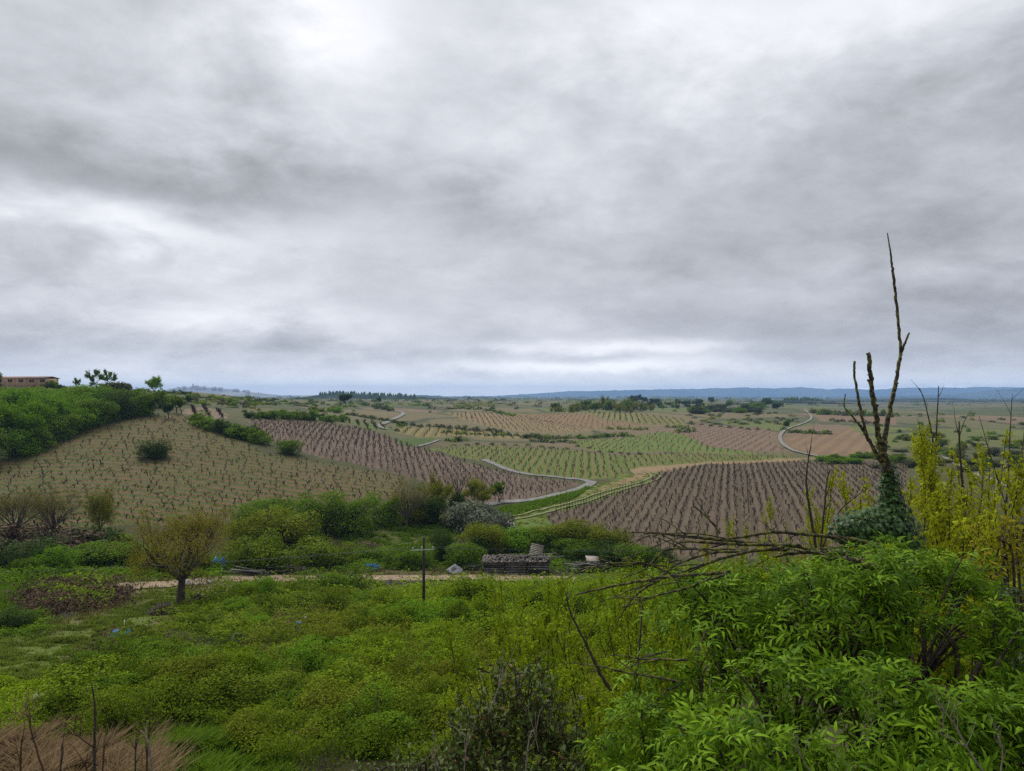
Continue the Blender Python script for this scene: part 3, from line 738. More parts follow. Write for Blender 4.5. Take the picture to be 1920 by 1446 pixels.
def hedge(line, n, h, w, key, label, group, jit=3):
    L_ = np.array(line, float); s = np.concatenate([[0], np.cumsum(np.hypot(*np.diff(L_, axis=0).T))])
    for t in np.linspace(0, s[-1], n):
        x = np.interp(t, s, L_[:, 0]); y = np.interp(t, s, L_[:, 1]); ks = key if isinstance(key, str) else random.choice(key)
        f = random.uniform(.7, 1.25)
        bush(x + random.uniform(-jit, jit), y + random.uniform(-jit * .4, jit * .4), h * f, w * random.uniform(.8, 1.25), ks, label, group)
TREES = {}
def tree_kind(key, leaf, barkm, seeds, par, **kw):
    TREES[key] = [tree_meshes(key, M[leaf], barkm, s, PAR[par], **kw) for s in seeds]
def tree(px, py, hpx, key, label, group=None, wpx=None, name='tree', sink=0):
    x, y, z = base_of(px, py); k = y / F
    tm, cm, zt, wt = random.choice(TREES[key]); s = hpx * k / zt; sw = s if wpx is None else wpx * k / (2 * wt)
    r = empty(name, (x, y, z - sink)); tag(r, label, 'tree', group)
    r.scale = (sw, sw, s); r.rotation_euler = (0, 0, random.uniform(0, 6.28))
    link('trunk', tm, r); link('crown', cm, r)
    return r
tree_kind('round', 'lf_green', 'bark', (1, 2), 'round', h0=1.6, trunk_h=1.2, rad=.13, leaves_per=22, lsize=.2, spread=.35)
tree_kind('yellowt', 'lf_yellow', 'bark', (3, 4), 'round', h0=1.6, trunk_h=1.1, rad=.12, leaves_per=16, lsize=.16, spread=.35)
tree_kind('brightt', 'lf_bright', 'bark', (5, 6), 'round', h0=1.7, trunk_h=.7, rad=.12, leaves_per=30, lsize=.17, spread=.5)
tree_kind('darkt', 'lf_dark', 'bark', (7, 8), 'round', h0=1.4, trunk_h=1.0, rad=.14, leaves_per=26, lsize=.2, spread=.35)
tree_kind('opent', 'lf_green', 'bark', (9, 10), 'sparse', h0=1.7, trunk_h=1.1, rad=.12, leaves_per=26, lsize=.2, spread=.3)
tree_kind('baret', 'lf_rust', 'bark_grey', (11, 12), 'bare', h0=2.2, trunk_h=1.0, rad=.17, leaves_per=3, lsize=.08, spread=.25, min_dep=4)
tree_kind('budding', 'lf_yellow', 'bark', (13,), 'bare', h0=2.0, trunk_h=.9, rad=.13, leaves_per=4, lsize=.10, spread=.2, min_dep=3)
tree_kind('walnut', 'lf_rust', 'bark', (21,), 'walnut', h0=2.7, trunk_h=1.9, rad=.27, leaves_per=7, lsize=.12, spread=.5, min_dep=3)

# the walnut beside the track
tree(338, 1133, 205, 'walnut', 'spreading tree with rust coloured new leaves beside the dirt track', None, 300, 'walnut_tree')
# trees along the foot of the hillside vineyard
tree(28, 1008, 110, 'baret', 'bare grey tree at the left end of the thicket below the vines', 'bare trees below the hillside vines', 150)
tree(98, 1010, 118, 'baret', 'bare upright tree in the thicket left of the yellow green tree', 'bare trees below the hillside vines', 150)
tree(186, 1010, 108, 'budding', 'small yellow green tree above a dark bush below the hillside vines', None, 85)
tree(762, 990, 106, 'baret', 'bare grey tree with a dense round crown at the meadow edge', None, 135)
tree(820, 975, 92, 'yellowt', 'yellow green tree just right of the grey bare tree', None, 85)
tree(886, 960, 66, 'yellowt', 'yellow green tree right of the ivy clad dead tree', None, 80)
tree(935, 942, 40, 'round', 'small dark round tree at the road bend below the brown vines', None, 36)
tree(905, 948, 50, 'budding', 'thin half bare tree beside the bend of the lane', None, 60)
# skyline trees on the left hill
tree(143, 724, 22, 'round', 'small round tree alone on the skyline right of the barn', None, 17)
tree(180, 734, 42, 'opent', 'open crowned tree on the skyline, left of a pair', 'pair of open trees on the skyline', 38)
tree(201, 731, 38, 'opent', 'open crowned tree on the skyline, right of a pair', 'pair of open trees on the skyline', 32)
tree(290, 742, 38, 'brightt', 'bright green tree standing up from the skyline hedge', None, 42)
tree(316, 786, 30, 'darkt', 'dark small tree at the top edge of the hillside vines', None, 26)
tree(331, 775, 34, 'round', 'green tree beside the pale strip of vines on the hill', None, 34)
tree(352, 760, 18, 'darkt', 'dark round tree above the pale strip of vines', None, 18)
# bright trees at the left edge above the hillside vines
G1 = 'bright green trees at the edge of the hillside vines'
for px, py, h, w in [(-30,868,130,140),(28,852,105,110),(62,836,95,95),(0,800,75,110),(100,818,70,80),(50,790,60,100),(135,800,55,80)]:
    tree(px, py, h, 'brightt', nth(sorted([-30,28,62,0,100,50,135]).index(px)) + ' bright green tree from the left edge in the wood above the hillside vines', G1, w)
for px, py, h, w, k in [(30,858,50,80,'bright+'),(70,840,45,80,'green+'),(110,822,45,70,'green+'),(150,808,45,70,'bright+'),(185,796,48,75,'green+'),(215,786,50,70,'dark+'),(250,780,44,60,'green+'),(275,777,40,45,'dark'),(120,785,50,80,'bright+'),(165,770,45,80,'bright+'),(205,762,45,70,'greygreen'),(90,770,42,90,'bright+'),(30,765,40,90,'bright+'),(235,755,36,60,'greygreen'),(262,765,36,50,'green'),(300,765,34,40,'green'),(150,752,25,70,'olive'),(60,752,25,80,'olive'),(0,752,25,80,'green'),(110,748,20,60,'green')]:
    bush(px, py, h, w, k, WORD[k.strip('+')] + ' shrub in the belt of trees above the hillside vines', 'shrubs in the belt above the hillside vines')
hedge([(120,741),(165,742)], 4, 9, 16, 'brown', 'dark low hedge in front of the yellow flowering strip', 'dark hedge by the yellow strip')
hedge([(62,724),(100,727),(120,726)], 7, 6, 14, 'yellow', 'yellow flowering shrub on the bank in front of the barn', 'yellow shrubs by the barn')
hedge([(130,733),(164,736)], 6, 5, 10, 'yellow', 'yellow flowering shrub on the strip left of the open trees', 'yellow shrubs left of the open trees')
hedge([(92,722),(108,724)], 3, 15, 16, 'green', 'green bush against the right end of the barn', 'bushes at the barn end')
bush(116, 723, 9, 13, 'dark', 'dark round bush on the skyline between the barn and the lone tree')
bush(-3, 724, 32, 16, 'olive', 'olive bush hiding the left corner of the barn')
hedge([(212,733),(236,734)], 3, 16, 16, 'dark', 'dark rounded bush on the skyline right of the open trees', 'dark skyline bushes')
bush(262, 735, 8, 20, 'dark', 'low dark bush on the skyline left of the bright tree')
hedge([(310,737),(356,740)], 6, 7, 14, 'dark', 'low dark hedge on the skyline right of the bright tree', 'low dark hedge on the skyline')
bush(288, 859, 33, 60, 'dark+', 'dark green rounded bush alone among the hillside vines')
G = 'hedge between the sparse and the brown vineyard'
hedge([(378,797),(400,806),(430,816),(462,826),(490,834)], 9, 24, 38, ['green', 'dark', 'green'], 'green hedge bush on the bank above the sparse hillside vines', G)
bush(543, 852, 26, 46, 'green+', 'green bush at the lower end of the bank between two vineyards')
hedge([(468,784),(540,787),(600,789),(640,792)], 15, 17, 22, ['green', 'dark', 'green', 'bright'], 'green hedge bush along the top of the brown vineyard', 'hedge along the top of the brown vineyard')

# thicket between the meadow and the track
T1 = 'bushes of the thicket behind the dirt track'
for px, py, h, w, k, lab in [
    (515,985,48,95,'green+','dark green bush at the upper left of the thicket below the vines'),
    (470,1005,55,80,'green+','green bush beside the rusty crown in the thicket'),
    (605,1000,72,85,'green+','tall dark green bush in the middle of the thicket'),
    (650,1002,70,90,'green+','tall green bush left of the small meadow'),
    (718,985,55,62,'green+','round green bush left of the bare grey tree'),
    (560,1012,60,90,'green+','shaded green bush inside the thicket'),
    (535,1040,80,130,'olive+','broad olive bush in the front of the thicket'),
    (470,1048,70,90,'olive+','olive bush behind the blue sheet by the track'),
    (485,1068,72,105,'bramble+','dark tangled bush hanging over the timber by the track'),
    (565,1066,48,110,'bramble+','bramble mound behind the woodpile by the track'),
    (625,1062,42,80,'bramble+','bramble mound left of the purple brush'),
    (640,1046,34,48,'brown','purple brown dead bush below the meadow'),
    (692,1034,22,60,'brown','pinkish brown dry brush at the meadow corner'),
    (806,982,52,66,'dark+','dense dark bush at the foot of the bare grey tree'),
    (780,984,34,70,'olive+','olive undergrowth below the bare grey tree'),
    (829,1056,62,46,'dark+','dark glossy small tree just right of the wooden pole'),
    (700,1050,24,60,'green+','low green bush behind the blue crates'),
    (745,1064,32,60,'green+','green bush left of the wooden pole'),
    (785,1066,38,55,'green+','green bush directly behind the wooden pole'),
    (870,1066,44,70,'green+','green bush over the fallen timber right of the pole'),
    (915,1045,60,80,'olive+','olive bush left of the plank shed'),
    (960,1036,44,90,'bright+','light green bush behind the plank shed'),
    (895,1030,40,60,'olive','olive bush below the silvery trees'),
    (1010,1036,45,80,'green+','green bush behind the leaning sheet of the shed'),
    (1050,1030,50,100,'olive+','olive bush at the foot of the dark vineyard'),
    (1100,1035,56,90,'olive+','broad olive bush right of the shed below the dark vines'),
    (1150,1042,50,90,'olive+','olive bush at the lower corner of the dark vines'),
    (1085,1050,38,90,'green+','shaded bush behind the second heap of planks'),
    (1140,1058,38,80,'dark+','dark bush right of the heap of planks'),
    (1195,1062,40,80,'green+','green bush at the right end of the thicket'),
    (1235,1066,36,60,'dark+','dark bush under the dead branches'),
    (60,1068,55,110,'dark+','dark brownish bush at the far left of the thicket'),
    (0,1068,50,80,'greygreen','grey bush at the far left beside bright grass'),
    (125,1040,46,130,'brown','brown brush under the bare trees'),
    (190,1030,44,80,'dark','dark bush under the small yellow green tree'),
    (215,1026,24,60,'bright','light green arching bush under the small yellow green tree'),
    (25,1014,38,90,'brown','brown brush at the foot of the leftmost bare tree'),
    (92,1016,44,80,'brown','brown brush at the foot of the second bare tree'),
    (48,1078,32,42,'green+','round green bush beside the bright grass'),
    (102,1074,46,72,'bright+','bright green bush behind the bright grass'),
    (175,1062,40,120,'green+','low green mound left of the rust coloured tree'),
    (240,1060,40,110,'green+','green mound behind the rust coloured tree'),
    (300,1072,38,90,'olive+','olive brush behind the trunk of the rust coloured tree'),
    (380,1070,34,50,'olive+','olive brush between the rust coloured tree and the blue sheet'),
    ]: bush(px, py, h, w, k, lab, T1)
for px, py, h, w in [(856,992,46,64),(895,1000,56,70),(932,1014,50,56),(915,978,34,50),(958,1012,30,36),(875,975,34,46)]:
    bush(px, py, h, w, 'silver', nth(sorted([856,895,932,915,958,875]).index(px)) + ' silvery grey willow shrub from the left beside the lane', 'silvery shrubs beside the lane', 'willow_shrub')

# distant trees and scrub
GT = 'pale green trees on the ridge beyond the vineyards'
for i in range(34):
    px = random.uniform(1035, 1225); tree(px, random.uniform(768, 774), random.uniform(18, 30) * (1.2 if px > 1130 else .9), random.choice(['yellowt', 'yellowt', 'round']), 'pale green tree in the copse behind the red soil vineyard', GT, random.uniform(18, 32), sink=random.uniform(2, 4))
for i in range(40):
    px = random.uniform(1210, 1465); tree(px, random.uniform(757, 769), random.uniform(9, 18), random.choice(['round', 'darkt', 'opent']), 'dark green tree in the long belt on the right ridge', 'trees of the belt on the right ridge', random.uniform(12, 24), sink=random.uniform(1, 3))
for i in range(26):
    bush(random.uniform(1300, 1430), random.uniform(768, 777), random.uniform(8, 14), random.uniform(14, 26), random.choice(['greygreen', 'green']), 'grey green bush in front of the belt on the right ridge', 'bushes in front of the right belt')
for px, py, h, w in [(1195,757,17,30),(1188,757,15,22),(1205,757,14,20)]:
    tree(px, py, h, 'darkt', ['middle', 'left', 'right'][[1195,1188,1205].index(px)] + ' dark pine of the three above the pale copse', 'dark pines above the pale copse', w, 'pine_tree')
tree(1435, 764, 17, 'darkt', 'broad dark tree at the right end of the long belt', None, 26)
for px, py, h, w, lab in [(648,762,24,32,'large dark round tree on the plain below the wooded hill'),(712,757,13,12,'small yellow green tree right of the large dark tree'),(592,766,8,9,'tiny dark tree left of the bright shrubs'),(622,772,12,14,'thin bare tree above the brown vineyard hedge'),(880,752,10,12,'pale tree on the plain beyond the crest vineyard'),(942,754,9,10,'lone pale tree on the far plain')]:
    tree(px, py, h, 'darkt' if 'dark' in lab else ('yellowt' if 'pale' in lab or 'yellow' in lab else 'baret'), lab, None, w)
GS = 'scattered bushes on the far plain'
keys = ['green', 'dark', 'greygreen', 'olive', 'dark']
for i in range(130):
    px = random.uniform(420, 1560); py = 752 + 22 * random.random() ** 1.6
    if any(bool(inpoly(px, py, z)) for _, z, *_ in ZONES): continue
    if 1440 < px < 1540 and py > 765: continue
    bush(px, py, random.uniform(3, 7), random.uniform(6, 18), random.choice(keys), 'small bush dotted on the plain beyond the vineyards', GS)
for line, n, h, w, ks, lab in [
    ([(830,812),(880,815),(960,817),(1010,820)], 14, 6, 14, ['dark', 'green'], 'low dark hedge bush above the ochre striped vineyard'),
    ([(760,798),(820,802),(880,807),(940,812)], 14, 8, 14, ['dark', 'greygreen'], 'dark scrub bush between the ochre and the crest vineyard'),
    ([(990,822),(1040,823),(1090,822),(1140,820),(1185,818)], 18, 8, 16, ['green', 'dark'], 'dark green hedge bush across the middle of the vineyards'),
    ([(1138,806),(1210,806)], 8, 6, 12, ['green'], 'green hedge bush at the foot of the red soil vineyard'),
    ([(1250,803),(1285,802)], 4, 7, 12, ['green', 'dark'], 'green bush beside the olive striped vineyard'),
    ([(1272,812),(1298,810)], 4, 10, 12, ['dark', 'green'], 'dark bush at the left corner of the furrowed vineyard'),
    ([(1000,829),(1070,831)], 7, 7, 14, ['dark'], 'dark bush in the hollow left of the green vines'),
    ([(840,828),(870,828)], 4, 8, 14, ['dark', 'green'], 'dark bush right of the lane loop'),
    ([(1482,812),(1556,814)], 12, 8, 10, ['dark', 'green'], 'dark hedge bush along the upper side of the bare field'),
    ([(1300,796),(1380,803),(1440,808)], 9, 4, 9, ['dark', 'brown'], 'dark bank scrub above the furrowed vineyard'),
    ([(1085,838),(1130,848),(1200,853)], 7, 4, 10, ['dark', 'brown'], 'dark bank scrub between the two green vineyards'),
    ([(850,836),(960,834),(1060,842)], 10, 4, 12, ['green', 'dark'], 'green bank scrub along the top of the green vines'),
    ([(730,790),(752,800),(745,808)], 5, 8, 14, ['dark', 'green'], 'dark bush beside the upper loop of the lane'),
    ([(650,778),(690,784),(720,790)], 9, 6, 14, ['dark', 'greygreen'], 'grey green scrub below the upper lane'),
    ([(700,765),(730,770)], 6, 8, 14, ['greygreen', 'dark'], 'grey scrub bush on the knoll left of the lane'),
    ([(590,772),(640,774)], 5, 10, 16, ['yellow', 'bright'], 'bright yellow green shrub on the terraces'),
    ([(850,767),(900,768),(960,780)], 14, 6, 12, ['dark', 'green'], 'dark hedge bush above the crest vineyard'),
    ([(860,762),(930,762)], 8, 6, 14, ['yellow'], 'yellow green shrub in the strip above the crest vineyard'),
    ([(1560,790),(1640,795)], 8, 5, 12, ['dark', 'greygreen'], 'grey green scrub right of the far lane'),
    ([(1520,776),(1600,780),(1680,782)], 22, 10, 14, ['greygreen', 'green', 'olive'], 'grey green bush in the belt right of the far lane'),
    ([(1470,806),(1478,800)], 2, 10, 12, ['dark'], 'round dark bush at the bend of the far lane'),
    ]:
    hedge(line, n, h, w, ks, lab, lab)
for i in range(110):
    px = random.uniform(1640, 1960); py = 775 + 110 * random.random()
    bush(px, py, random.uniform(4, 12) * (.5 + (py - 770) / 110), random.uniform(10, 26) * (.5 + (py - 770) / 110), random.choice(['greygreen', 'olive', 'dark', 'green']), 'low bush on the scrubby plain right of the dead tree', 'bushes on the scrubby right plain')
for i in range(60):
    px = random.uniform(1290, 1500); py = random.uniform(775, 797)
    if inpoly(px, py, PG): continue
    bush(px, py, random.uniform(2.5, 5), random.uniform(6, 16), random.choice(['greygreen', 'olive', 'dark']), 'low scrub bush on the rough ground above the furrowed vineyard', 'scrub above the furrowed vineyard')
for i in range(50):
    px = random.uniform(300, 480); py = random.uniform(738, 765)
    if inpoly(px, py, PJ): continue
    bush(px, py, random.uniform(2.5, 8), random.uniform(6, 18), random.choice(['greygreen', 'olive', 'green', 'brown']), 'low bush on the rough hill crest above the vines', 'bushes on the rough hill crest')
for i in range(16):
    bush(random.uniform(1540, 1650), random.uniform(858, 872), random.uniform(7, 13), random.uniform(18, 34), random.choice(['bright', 'green']), 'green bush between the bare field and the dark vines', 'green bushes at the dark vineyard edge')
def far_clutter():
    for i in range(1000):
        px = random.uniform(-60, 1980); py = 745.5 + 16 * random.random() ** 1.5
        if px < 330: continue
        if any(bool(inpoly(px, py, z)) for _, z, *_ in ZONES): continue
        x, y, z = base_of(px, py); k = y / F
        SCRUB.setdefault(random.choice(['dark', 'greygreen', 'dark', 'green', 'olive']), []).append((x, y, z, random.uniform(4, 22) * k, random.uniform(1.2, 4.5) * k))
far_clutter()
def scrub_mass():
    rng = np.random.default_rng(8); ks = sorted(SCRUB); b = MB()
    mats = {'green': 'lf_green', 'dark': 'lf_dark', 'bright': 'lf_bright', 'olive': 'lf_olive', 'yellow': 'lf_yellow', 'brown': 'lf_brown', 'greygreen': 'lf_greygreen'}
    for mi, k in enumerate(ks):
        for x, y, z, w, h in SCRUB[k]:
            n = 34 if y > 600 else 70; d = rdir(n, rng); d[:, 2] = np.abs(d[:, 2]); q = d * rng.uniform(.6, 1.05, (n, 1)) * [w * .52, w * .45, h]
            q *= (.75 + .5 * fbm(d[:, 0] * 2 + x, d[:, 1] * 2 + y, 2))[:, None]
            b.leaves(q + [x, y, z - .05 * h], d + rdir(n, rng) * .5 + [0, 0, .3], rdir(n, rng), .32 * math.sqrt(w * h) * rng.uniform(.6, 1.3, n), .22 * math.sqrt(w * h), np.clip(.5 + .22 * rng.normal(size=n), 0, 1), mi)
    return kind(link('scrub', b.mesh('scrub', [M[mats[k]] for k in ks])), 'stuff', 'small far scrub bushes and hedges too distant to tell apart')
scrub_mass()
# pines of the wooded hill and the little right hill
def conifers():
    rng = np.random.default_rng(5); b = MB()
    for (x0, x1, Y, pr) in ((598, 780, 1495, [(590,742),(612,739),(640,737.5),(668,739),(700,741),(760,743.5),(820,746)]), (1470, 1540, 1500, [(1445,752),(1480,750),(1505,749),(1535,752),(1570,756)])):
        for i in range(150):
            px = rng.uniform(x0, x1); Yq = Y + rng.uniform(-60, 60); top = np.interp(px, [a for a, _ in pr], [c for _, c in pr])
            g = pt(px, top + 1.2 + abs(Yq - Y) * .03, Yq); h = rng.uniform(4, 9); w = h * rng.uniform(.25, .5)
            a = np.arange(6) * math.pi / 3 + rng.uniform(0, 1)
            for q in range(2):
                zz = g[2] + h * (.15 + .4 * q); ring = np.stack([g[0] + w * (1 - .35 * q) * np.cos(a), g[1] + w * (1 - .35 * q) * np.sin(a), np.full(6, zz) + rng.uniform(-.4, .4, 6)], 1)
                V = np.vstack([ring, [g + [0, 0, h * (.7 + .3 * q)]]])
                b.add(V, np.array([[k, (k + 1) % 6, 6] for k in range(6)]), rng.random())
    return kind(link('pine_wood', b.mesh('pine_wood', M['lf_dark'])), 'stuff', 'dark pine wood along the distant low hills')
conifers()
# stone pine on the hill crest
def stone_pine():
    x, y, z = base_of(390, 733); s = y / F; r = empty('pine_tree', (x, y, z)); tag(r, 'tiny umbrella shaped pine alone on the hill crest', 'tree')
    b = MB(); b.tube([(0, 0, -.5), (.1, 0, 4 * s), (0, 0, 7 * s)], [.25, .2, .12], 6); link('trunk', b.mesh('trunk', M['bark']), r)
    rng = np.random.default_rng(3); n = 500; d = rdir(n, rng); p = d * [4.6 * s, 4.6 * s, 2.2 * s] * rng.uniform(.6, 1, (n, 1)) + [0, 0, 8.2 * s]
    b = MB(); b.leaves(p, d + [0, 0, .5], rdir(n, rng), .9 * s * 2, .7 * s * 2, rng.random(n)); link('crown', b.mesh('crown', M['lf_dark']), r)
stone_pine()

# ---------------------------------------------------------------- vines
def vine_bm(b, o, rng, h, cane=False, mi=0, az0=None):
    """gnarled bush vine: short trunk and a few spurs"""
    o = np.asarray(o, float)
    lean = rng.normal(size=2) * .12 * h
    top = o + [lean[0], lean[1], h * rng.uniform(.28, .42)]
    b.tube([o - [0, 0, .1], (o + top) / 2 + [rng.normal() * .03, rng.normal() * .03, 0], top], [h * .09, h * .075, h * .085], 5, rng.random(), True, mi)
    for k in range(rng.integers(3, 6)):
        a = rng.uniform(0, 6.28); r = h * rng.uniform(.18, .45); e = top + [r * math.cos(a), r * math.sin(a), h * rng.uniform(.2, .5)]
        m = top + [r * .7 * math.cos(a), r * .7 * math.sin(a), h * .12]
        b.tube([top - [0, 0, .03], m, e], [h * .06, h * .05, h * .03], 4, rng.random(), False, mi)
def small_vine(b, o, rng, h, mi):
    """far vine: trunk and two or three arms of three sides each"""
    top = o + [rng.normal() * .08, rng.normal() * .08, h * .38]
    b.tube([o - [0, 0, .1], top], [h * .085, h * .07], 4, rng.random(), False, mi)
    for k in range(4):
        a = rng.uniform(0, 6.28); r = h * rng.uniform(.12, .45)
        b.tube([top - [0, 0, .03], top + [r * math.cos(a), r * math.sin(a), h * rng.uniform(.3, .55)]], [h * .055, h * .035], 3, rng.random(), False, mi)
VMATS = [M['vine_wood'], M['vine_cane'], M['vine_green']]
def vine_points(poly, vp, rs, vs, keep, jit, rng, dirv=None):
    d = rowdir(vp) if dirv is None else np.array(dirv) / np.hypot(*dirv)
    q = np.array([d[1], -d[0]])
    pg = np.array([np.array(at(a, b))[:2].ravel() for a, b in poly]); u = pg @ d; v = pg @ q
    U, V = np.meshgrid(np.arange(u.min(), u.max(), vs), np.arange(v.min(), v.max(), rs))
    U = U + rng.normal(size=U.shape) * jit; V = V + rng.normal(size=V.shape) * (jit * .5 + .06)
    P_ = U[..., None] * d + V[..., None] * q; P_ = P_.reshape(-1, 2)
    P_ = P_[rng.random(len(P_)) < keep]; P_ = P_[P_[:, 1] > 20]
    z = Hh(P_[:, 0], P_[:, 1]); px, py = proj(P_[:, 0], P_[:, 1], z)
    ok = inpoly(px, py, poly) & (P_[:, 1] < 1.12 * depth(px, py) + 2)
    return np.column_stack([P_, z])[ok]
def vineyards():
    rng = np.random.default_rng(12); near = []; b = MB(); cnt = 0
    F_ = [('hillside', PA, None, 2.3, 1.9, .74, .42, .82, 0, (1.0, -.12)), ('dark', PB, 1370, 1.4, 1.1, .92, .25, .72, 0, None), ('brown', PC, 705, 1.4, 1.35, .9, .36, .8, 1, None),
          ('green', PD1, 1100, 1.9, 2.0, .8, .42, .8, 1, None), ('green2', PD2, 1380, 2.2, 2.5, .75, .45, .8, 1, None), ('crest', PE1, 860, 2.4, 2.8, .8, .4, .8, 1, None), ('red', PE2, 1130, 2.5, 3.2, .6, .4, .7, 1, None),
          ('olive', PF, 1160, 3.2, 3.0, .8, .3, 1.0, 2, None), ('furrow', PG, 1640, 3.2, 3.0, .5, .3, .7, 1, None), ('ochre', PI, 860, 3.2, 2.4, .95, .2, .8, 1, None), ('pale', PJ, 300, 3.2, 1.0, .95, .12, 1.3, 0, None), ('small', PK, 620, 2.6, 1.5, .9, .2, 1.2, 2, None)]
    for nm, poly, vp, rs, vs, keep, jit, h, mi, dv in F_:
        for p in vine_points(poly, vp, rs, vs, keep, jit, rng, dv):
            px, py = proj(*p); hp = h * F / p[1]
            if nm in ('hillside', 'dark') and -5 < px < 1640 and not (60 < px < 460 and py > 935 and nm == 'hillside' and rng.random() < .5): near.append((hp, nm, p, h))
            else: small_vine(b, p, rng, h * rng.uniform(.75, 1.2), mi if rng.random() < .6 else 0); cnt += 1
    near.sort(key=lambda t: -t[0])
    hill = [t for t in near if t[1] == 'hillside']; dark = [t for t in near if t[1] == 'dark']
    single = hill[:215] + dark[:80]; rest = hill[215:] + dark[80:]
    protos = []
    for k in range(7):
        q = MB(); vine_bm(q, (0, 0, 0), rng, 1.0); protos.append(q.mesh('vine', M['vine_wood']))
    LB = {'hillside': ('gnarled bare vine low in the sparse grassy vineyard on the hillside', 'vines of the hillside vineyard'),
          'dark': ('gnarled bare vine near the lower edge of the dark vineyard', 'vines of the dark vineyard')}
    for hp, nm, p, h in single:
        o = link('vine', protos[rng.integers(7)], None, p); s = h * rng.uniform(.8, 1.25); o.scale = (s, s, s); o.rotation_euler = (0, 0, rng.uniform(0, 6.28))
        tag(o, LB[nm][0], 'vine', LB[nm][1])
    for hp, nm, p, h in rest: (vine_bm(b, p, rng, h * rng.uniform(.75, 1.2)) if nm == 'hillside' else small_vine(b, p, rng, h * rng.uniform(.7, 1.2), 0 if rng.random() < .6 else 1))
    kind(link('vines', b.mesh('vines', VMATS)), 'stuff', 'bare vines in rows across the farther vineyards')
    # stakes along the edge of the dark vineyard
    for i, t in enumerate(np.linspace(0, 1, 30)):
        px = 1052 + t * (1205 - 1052); py = np.interp(px, [1052, 1100, 1205], [960, 947, 911]); x, y, z = base_of(px, py)
        q = MB(); h = random.uniform(1.3, 1.7); q.tube([(0, 0, -.2), (random.uniform(-.05, .05), 0, h)], [.05, .045], 5, random.random())
        o = link('vine_stake', q.mesh('vine_stake', M['pole_wood']), None, (x, y, z)); tag(o, 'dark wooden stake at a row end along the grass track', 'stake', 'stakes at the row ends of the dark vineyard')
    print('vines', len(single), len(rest), cnt)
vineyards()

# ---------------------------------------------------------------- ground cover
def sample_poly(poly, n, rng):
    p = np.array(poly, float); lo, hi = p.min(0), p.max(0); out = np.zeros((0, 2))
    while len(out) < n:
        q = rng.uniform(lo, hi, (n * 2, 2)); out = np.vstack([out, q[inpoly(q[:, 0], q[:, 1], poly)]])
    return out[:n]
def mound(x, y, amp, sc, seed):
    m = np.clip(fbm(x / sc, y / sc, seed, 3) * 1.9 - .55, 0, 1); s_ = np.clip(fbm(x / 1.5, y / 1.5, seed + 7, 2) * 2.2 - .75, 0, 1)
    return amp * (m * .60 + s_ * .34)
def cover(name, poly, n, mat, amp, sc, seed, size=.0034, label='', rag=25, thin=0.0, upright=0.0, lmin=.05):
    """leafy cover on mounded ground"""
    rng = np.random.default_rng(seed); n = int(n * 1.75); q = sample_poly(poly, n, rng) + rng.normal(size=(n, 2)) * [rag * .7, rag * .3]
    x, y, z = at(q[:, 0] , q[:, 1]); 
    keep = rng.random(n) > thin * (fbm(x / 2.2, y / 2.2, seed + 3) > .52)
    x, y, z = x[keep], y[keep], z[keep]; m = len(x)
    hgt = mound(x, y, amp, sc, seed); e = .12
    gx = (mound(x + e, y, amp, sc, seed) - hgt) / e; gy = (mound(x, y + e, amp, sc, seed) - hgt) / e
    L_ = np.clip(size * y, lmin, .6) * rng.uniform(.6, 1.5, m)
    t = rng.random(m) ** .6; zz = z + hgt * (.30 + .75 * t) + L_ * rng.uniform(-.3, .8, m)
    zz += upright * rng.random(m) ** 2 * (vnoise(x / .5, y / .5, seed + 5) > .5)
    nn = np.stack([-gx, -gy, np.full(m, 1.0)], 1) + rdir(m, rng) * .75
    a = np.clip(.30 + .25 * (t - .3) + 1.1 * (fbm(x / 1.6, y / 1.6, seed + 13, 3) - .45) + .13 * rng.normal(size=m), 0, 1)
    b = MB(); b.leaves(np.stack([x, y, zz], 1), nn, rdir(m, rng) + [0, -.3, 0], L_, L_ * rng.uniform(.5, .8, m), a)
    # lower leaves get a darker tone: shade of the mounds put into colour
    return kind(link(name, b.mesh(name, M[mat])), 'stuff', label)
def grasses(name, poly, n, mat, h, seed, label, wmul=1.0, lean=.35, clump=.0):
    rng = np.random.default_rng(seed); q = sample_poly(poly, n, rng); q = q + rng.normal(size=(n, 2)) * np.clip((q[:, 1:] - 900) * [.06, .03], 1, 60); x, y, z = at(q[:, 0], q[:, 1])
    x = x + rng.normal(size=n) * .15; k = np.ones(n)
    if clump: k = np.clip((fbm(x / 1.1, y / 1.1, seed + 2) - .38) * 4, .15, 1.3)
    hh = h * rng.uniform(.5, 1.3, n) * k; w = np.clip(.0011 * y, .008, .12) * wmul * rng.uniform(.7, 1.3, n)
    a = rng.uniform(0, 6.28, n); ld = np.stack([np.cos(a), np.sin(a), 0 * a], 1); sdv = np.stack([-np.sin(a), np.cos(a), 0 * a], 1); wnd = np.array([.25, -.1, 0])
    p = np.stack([x, y, z - .03], 1); m = p + (ld * lean * .35 + wnd * .3) * hh[:, None] + np.stack([0 * x, 0 * x, hh * .6], 1); t = p + (ld * lean + wnd) * hh[:, None] + np.stack([0 * x, 0 * x, hh], 1)
    V = np.stack([p - sdv * w[:, None] * .5, p + sdv * w[:, None] * .5, m + sdv * w[:, None] * .4, t, m - sdv * w[:, None] * .4], 1)
    i = np.arange(n)[:, None] * 5; b = MB()
    b.add(V.reshape(-1, 3), [i + np.array([[0, 1, 2, 4]]), i + np.array([[4, 2, 3]])], np.repeat(np.clip(.1 + .8 * fbm(x / .7, y / .7, seed + 4) + .2 * rng.normal(size=n), 0, 1), 5))
    return kind(link(name, b.mesh(name, M[mat])), 'stuff', label)
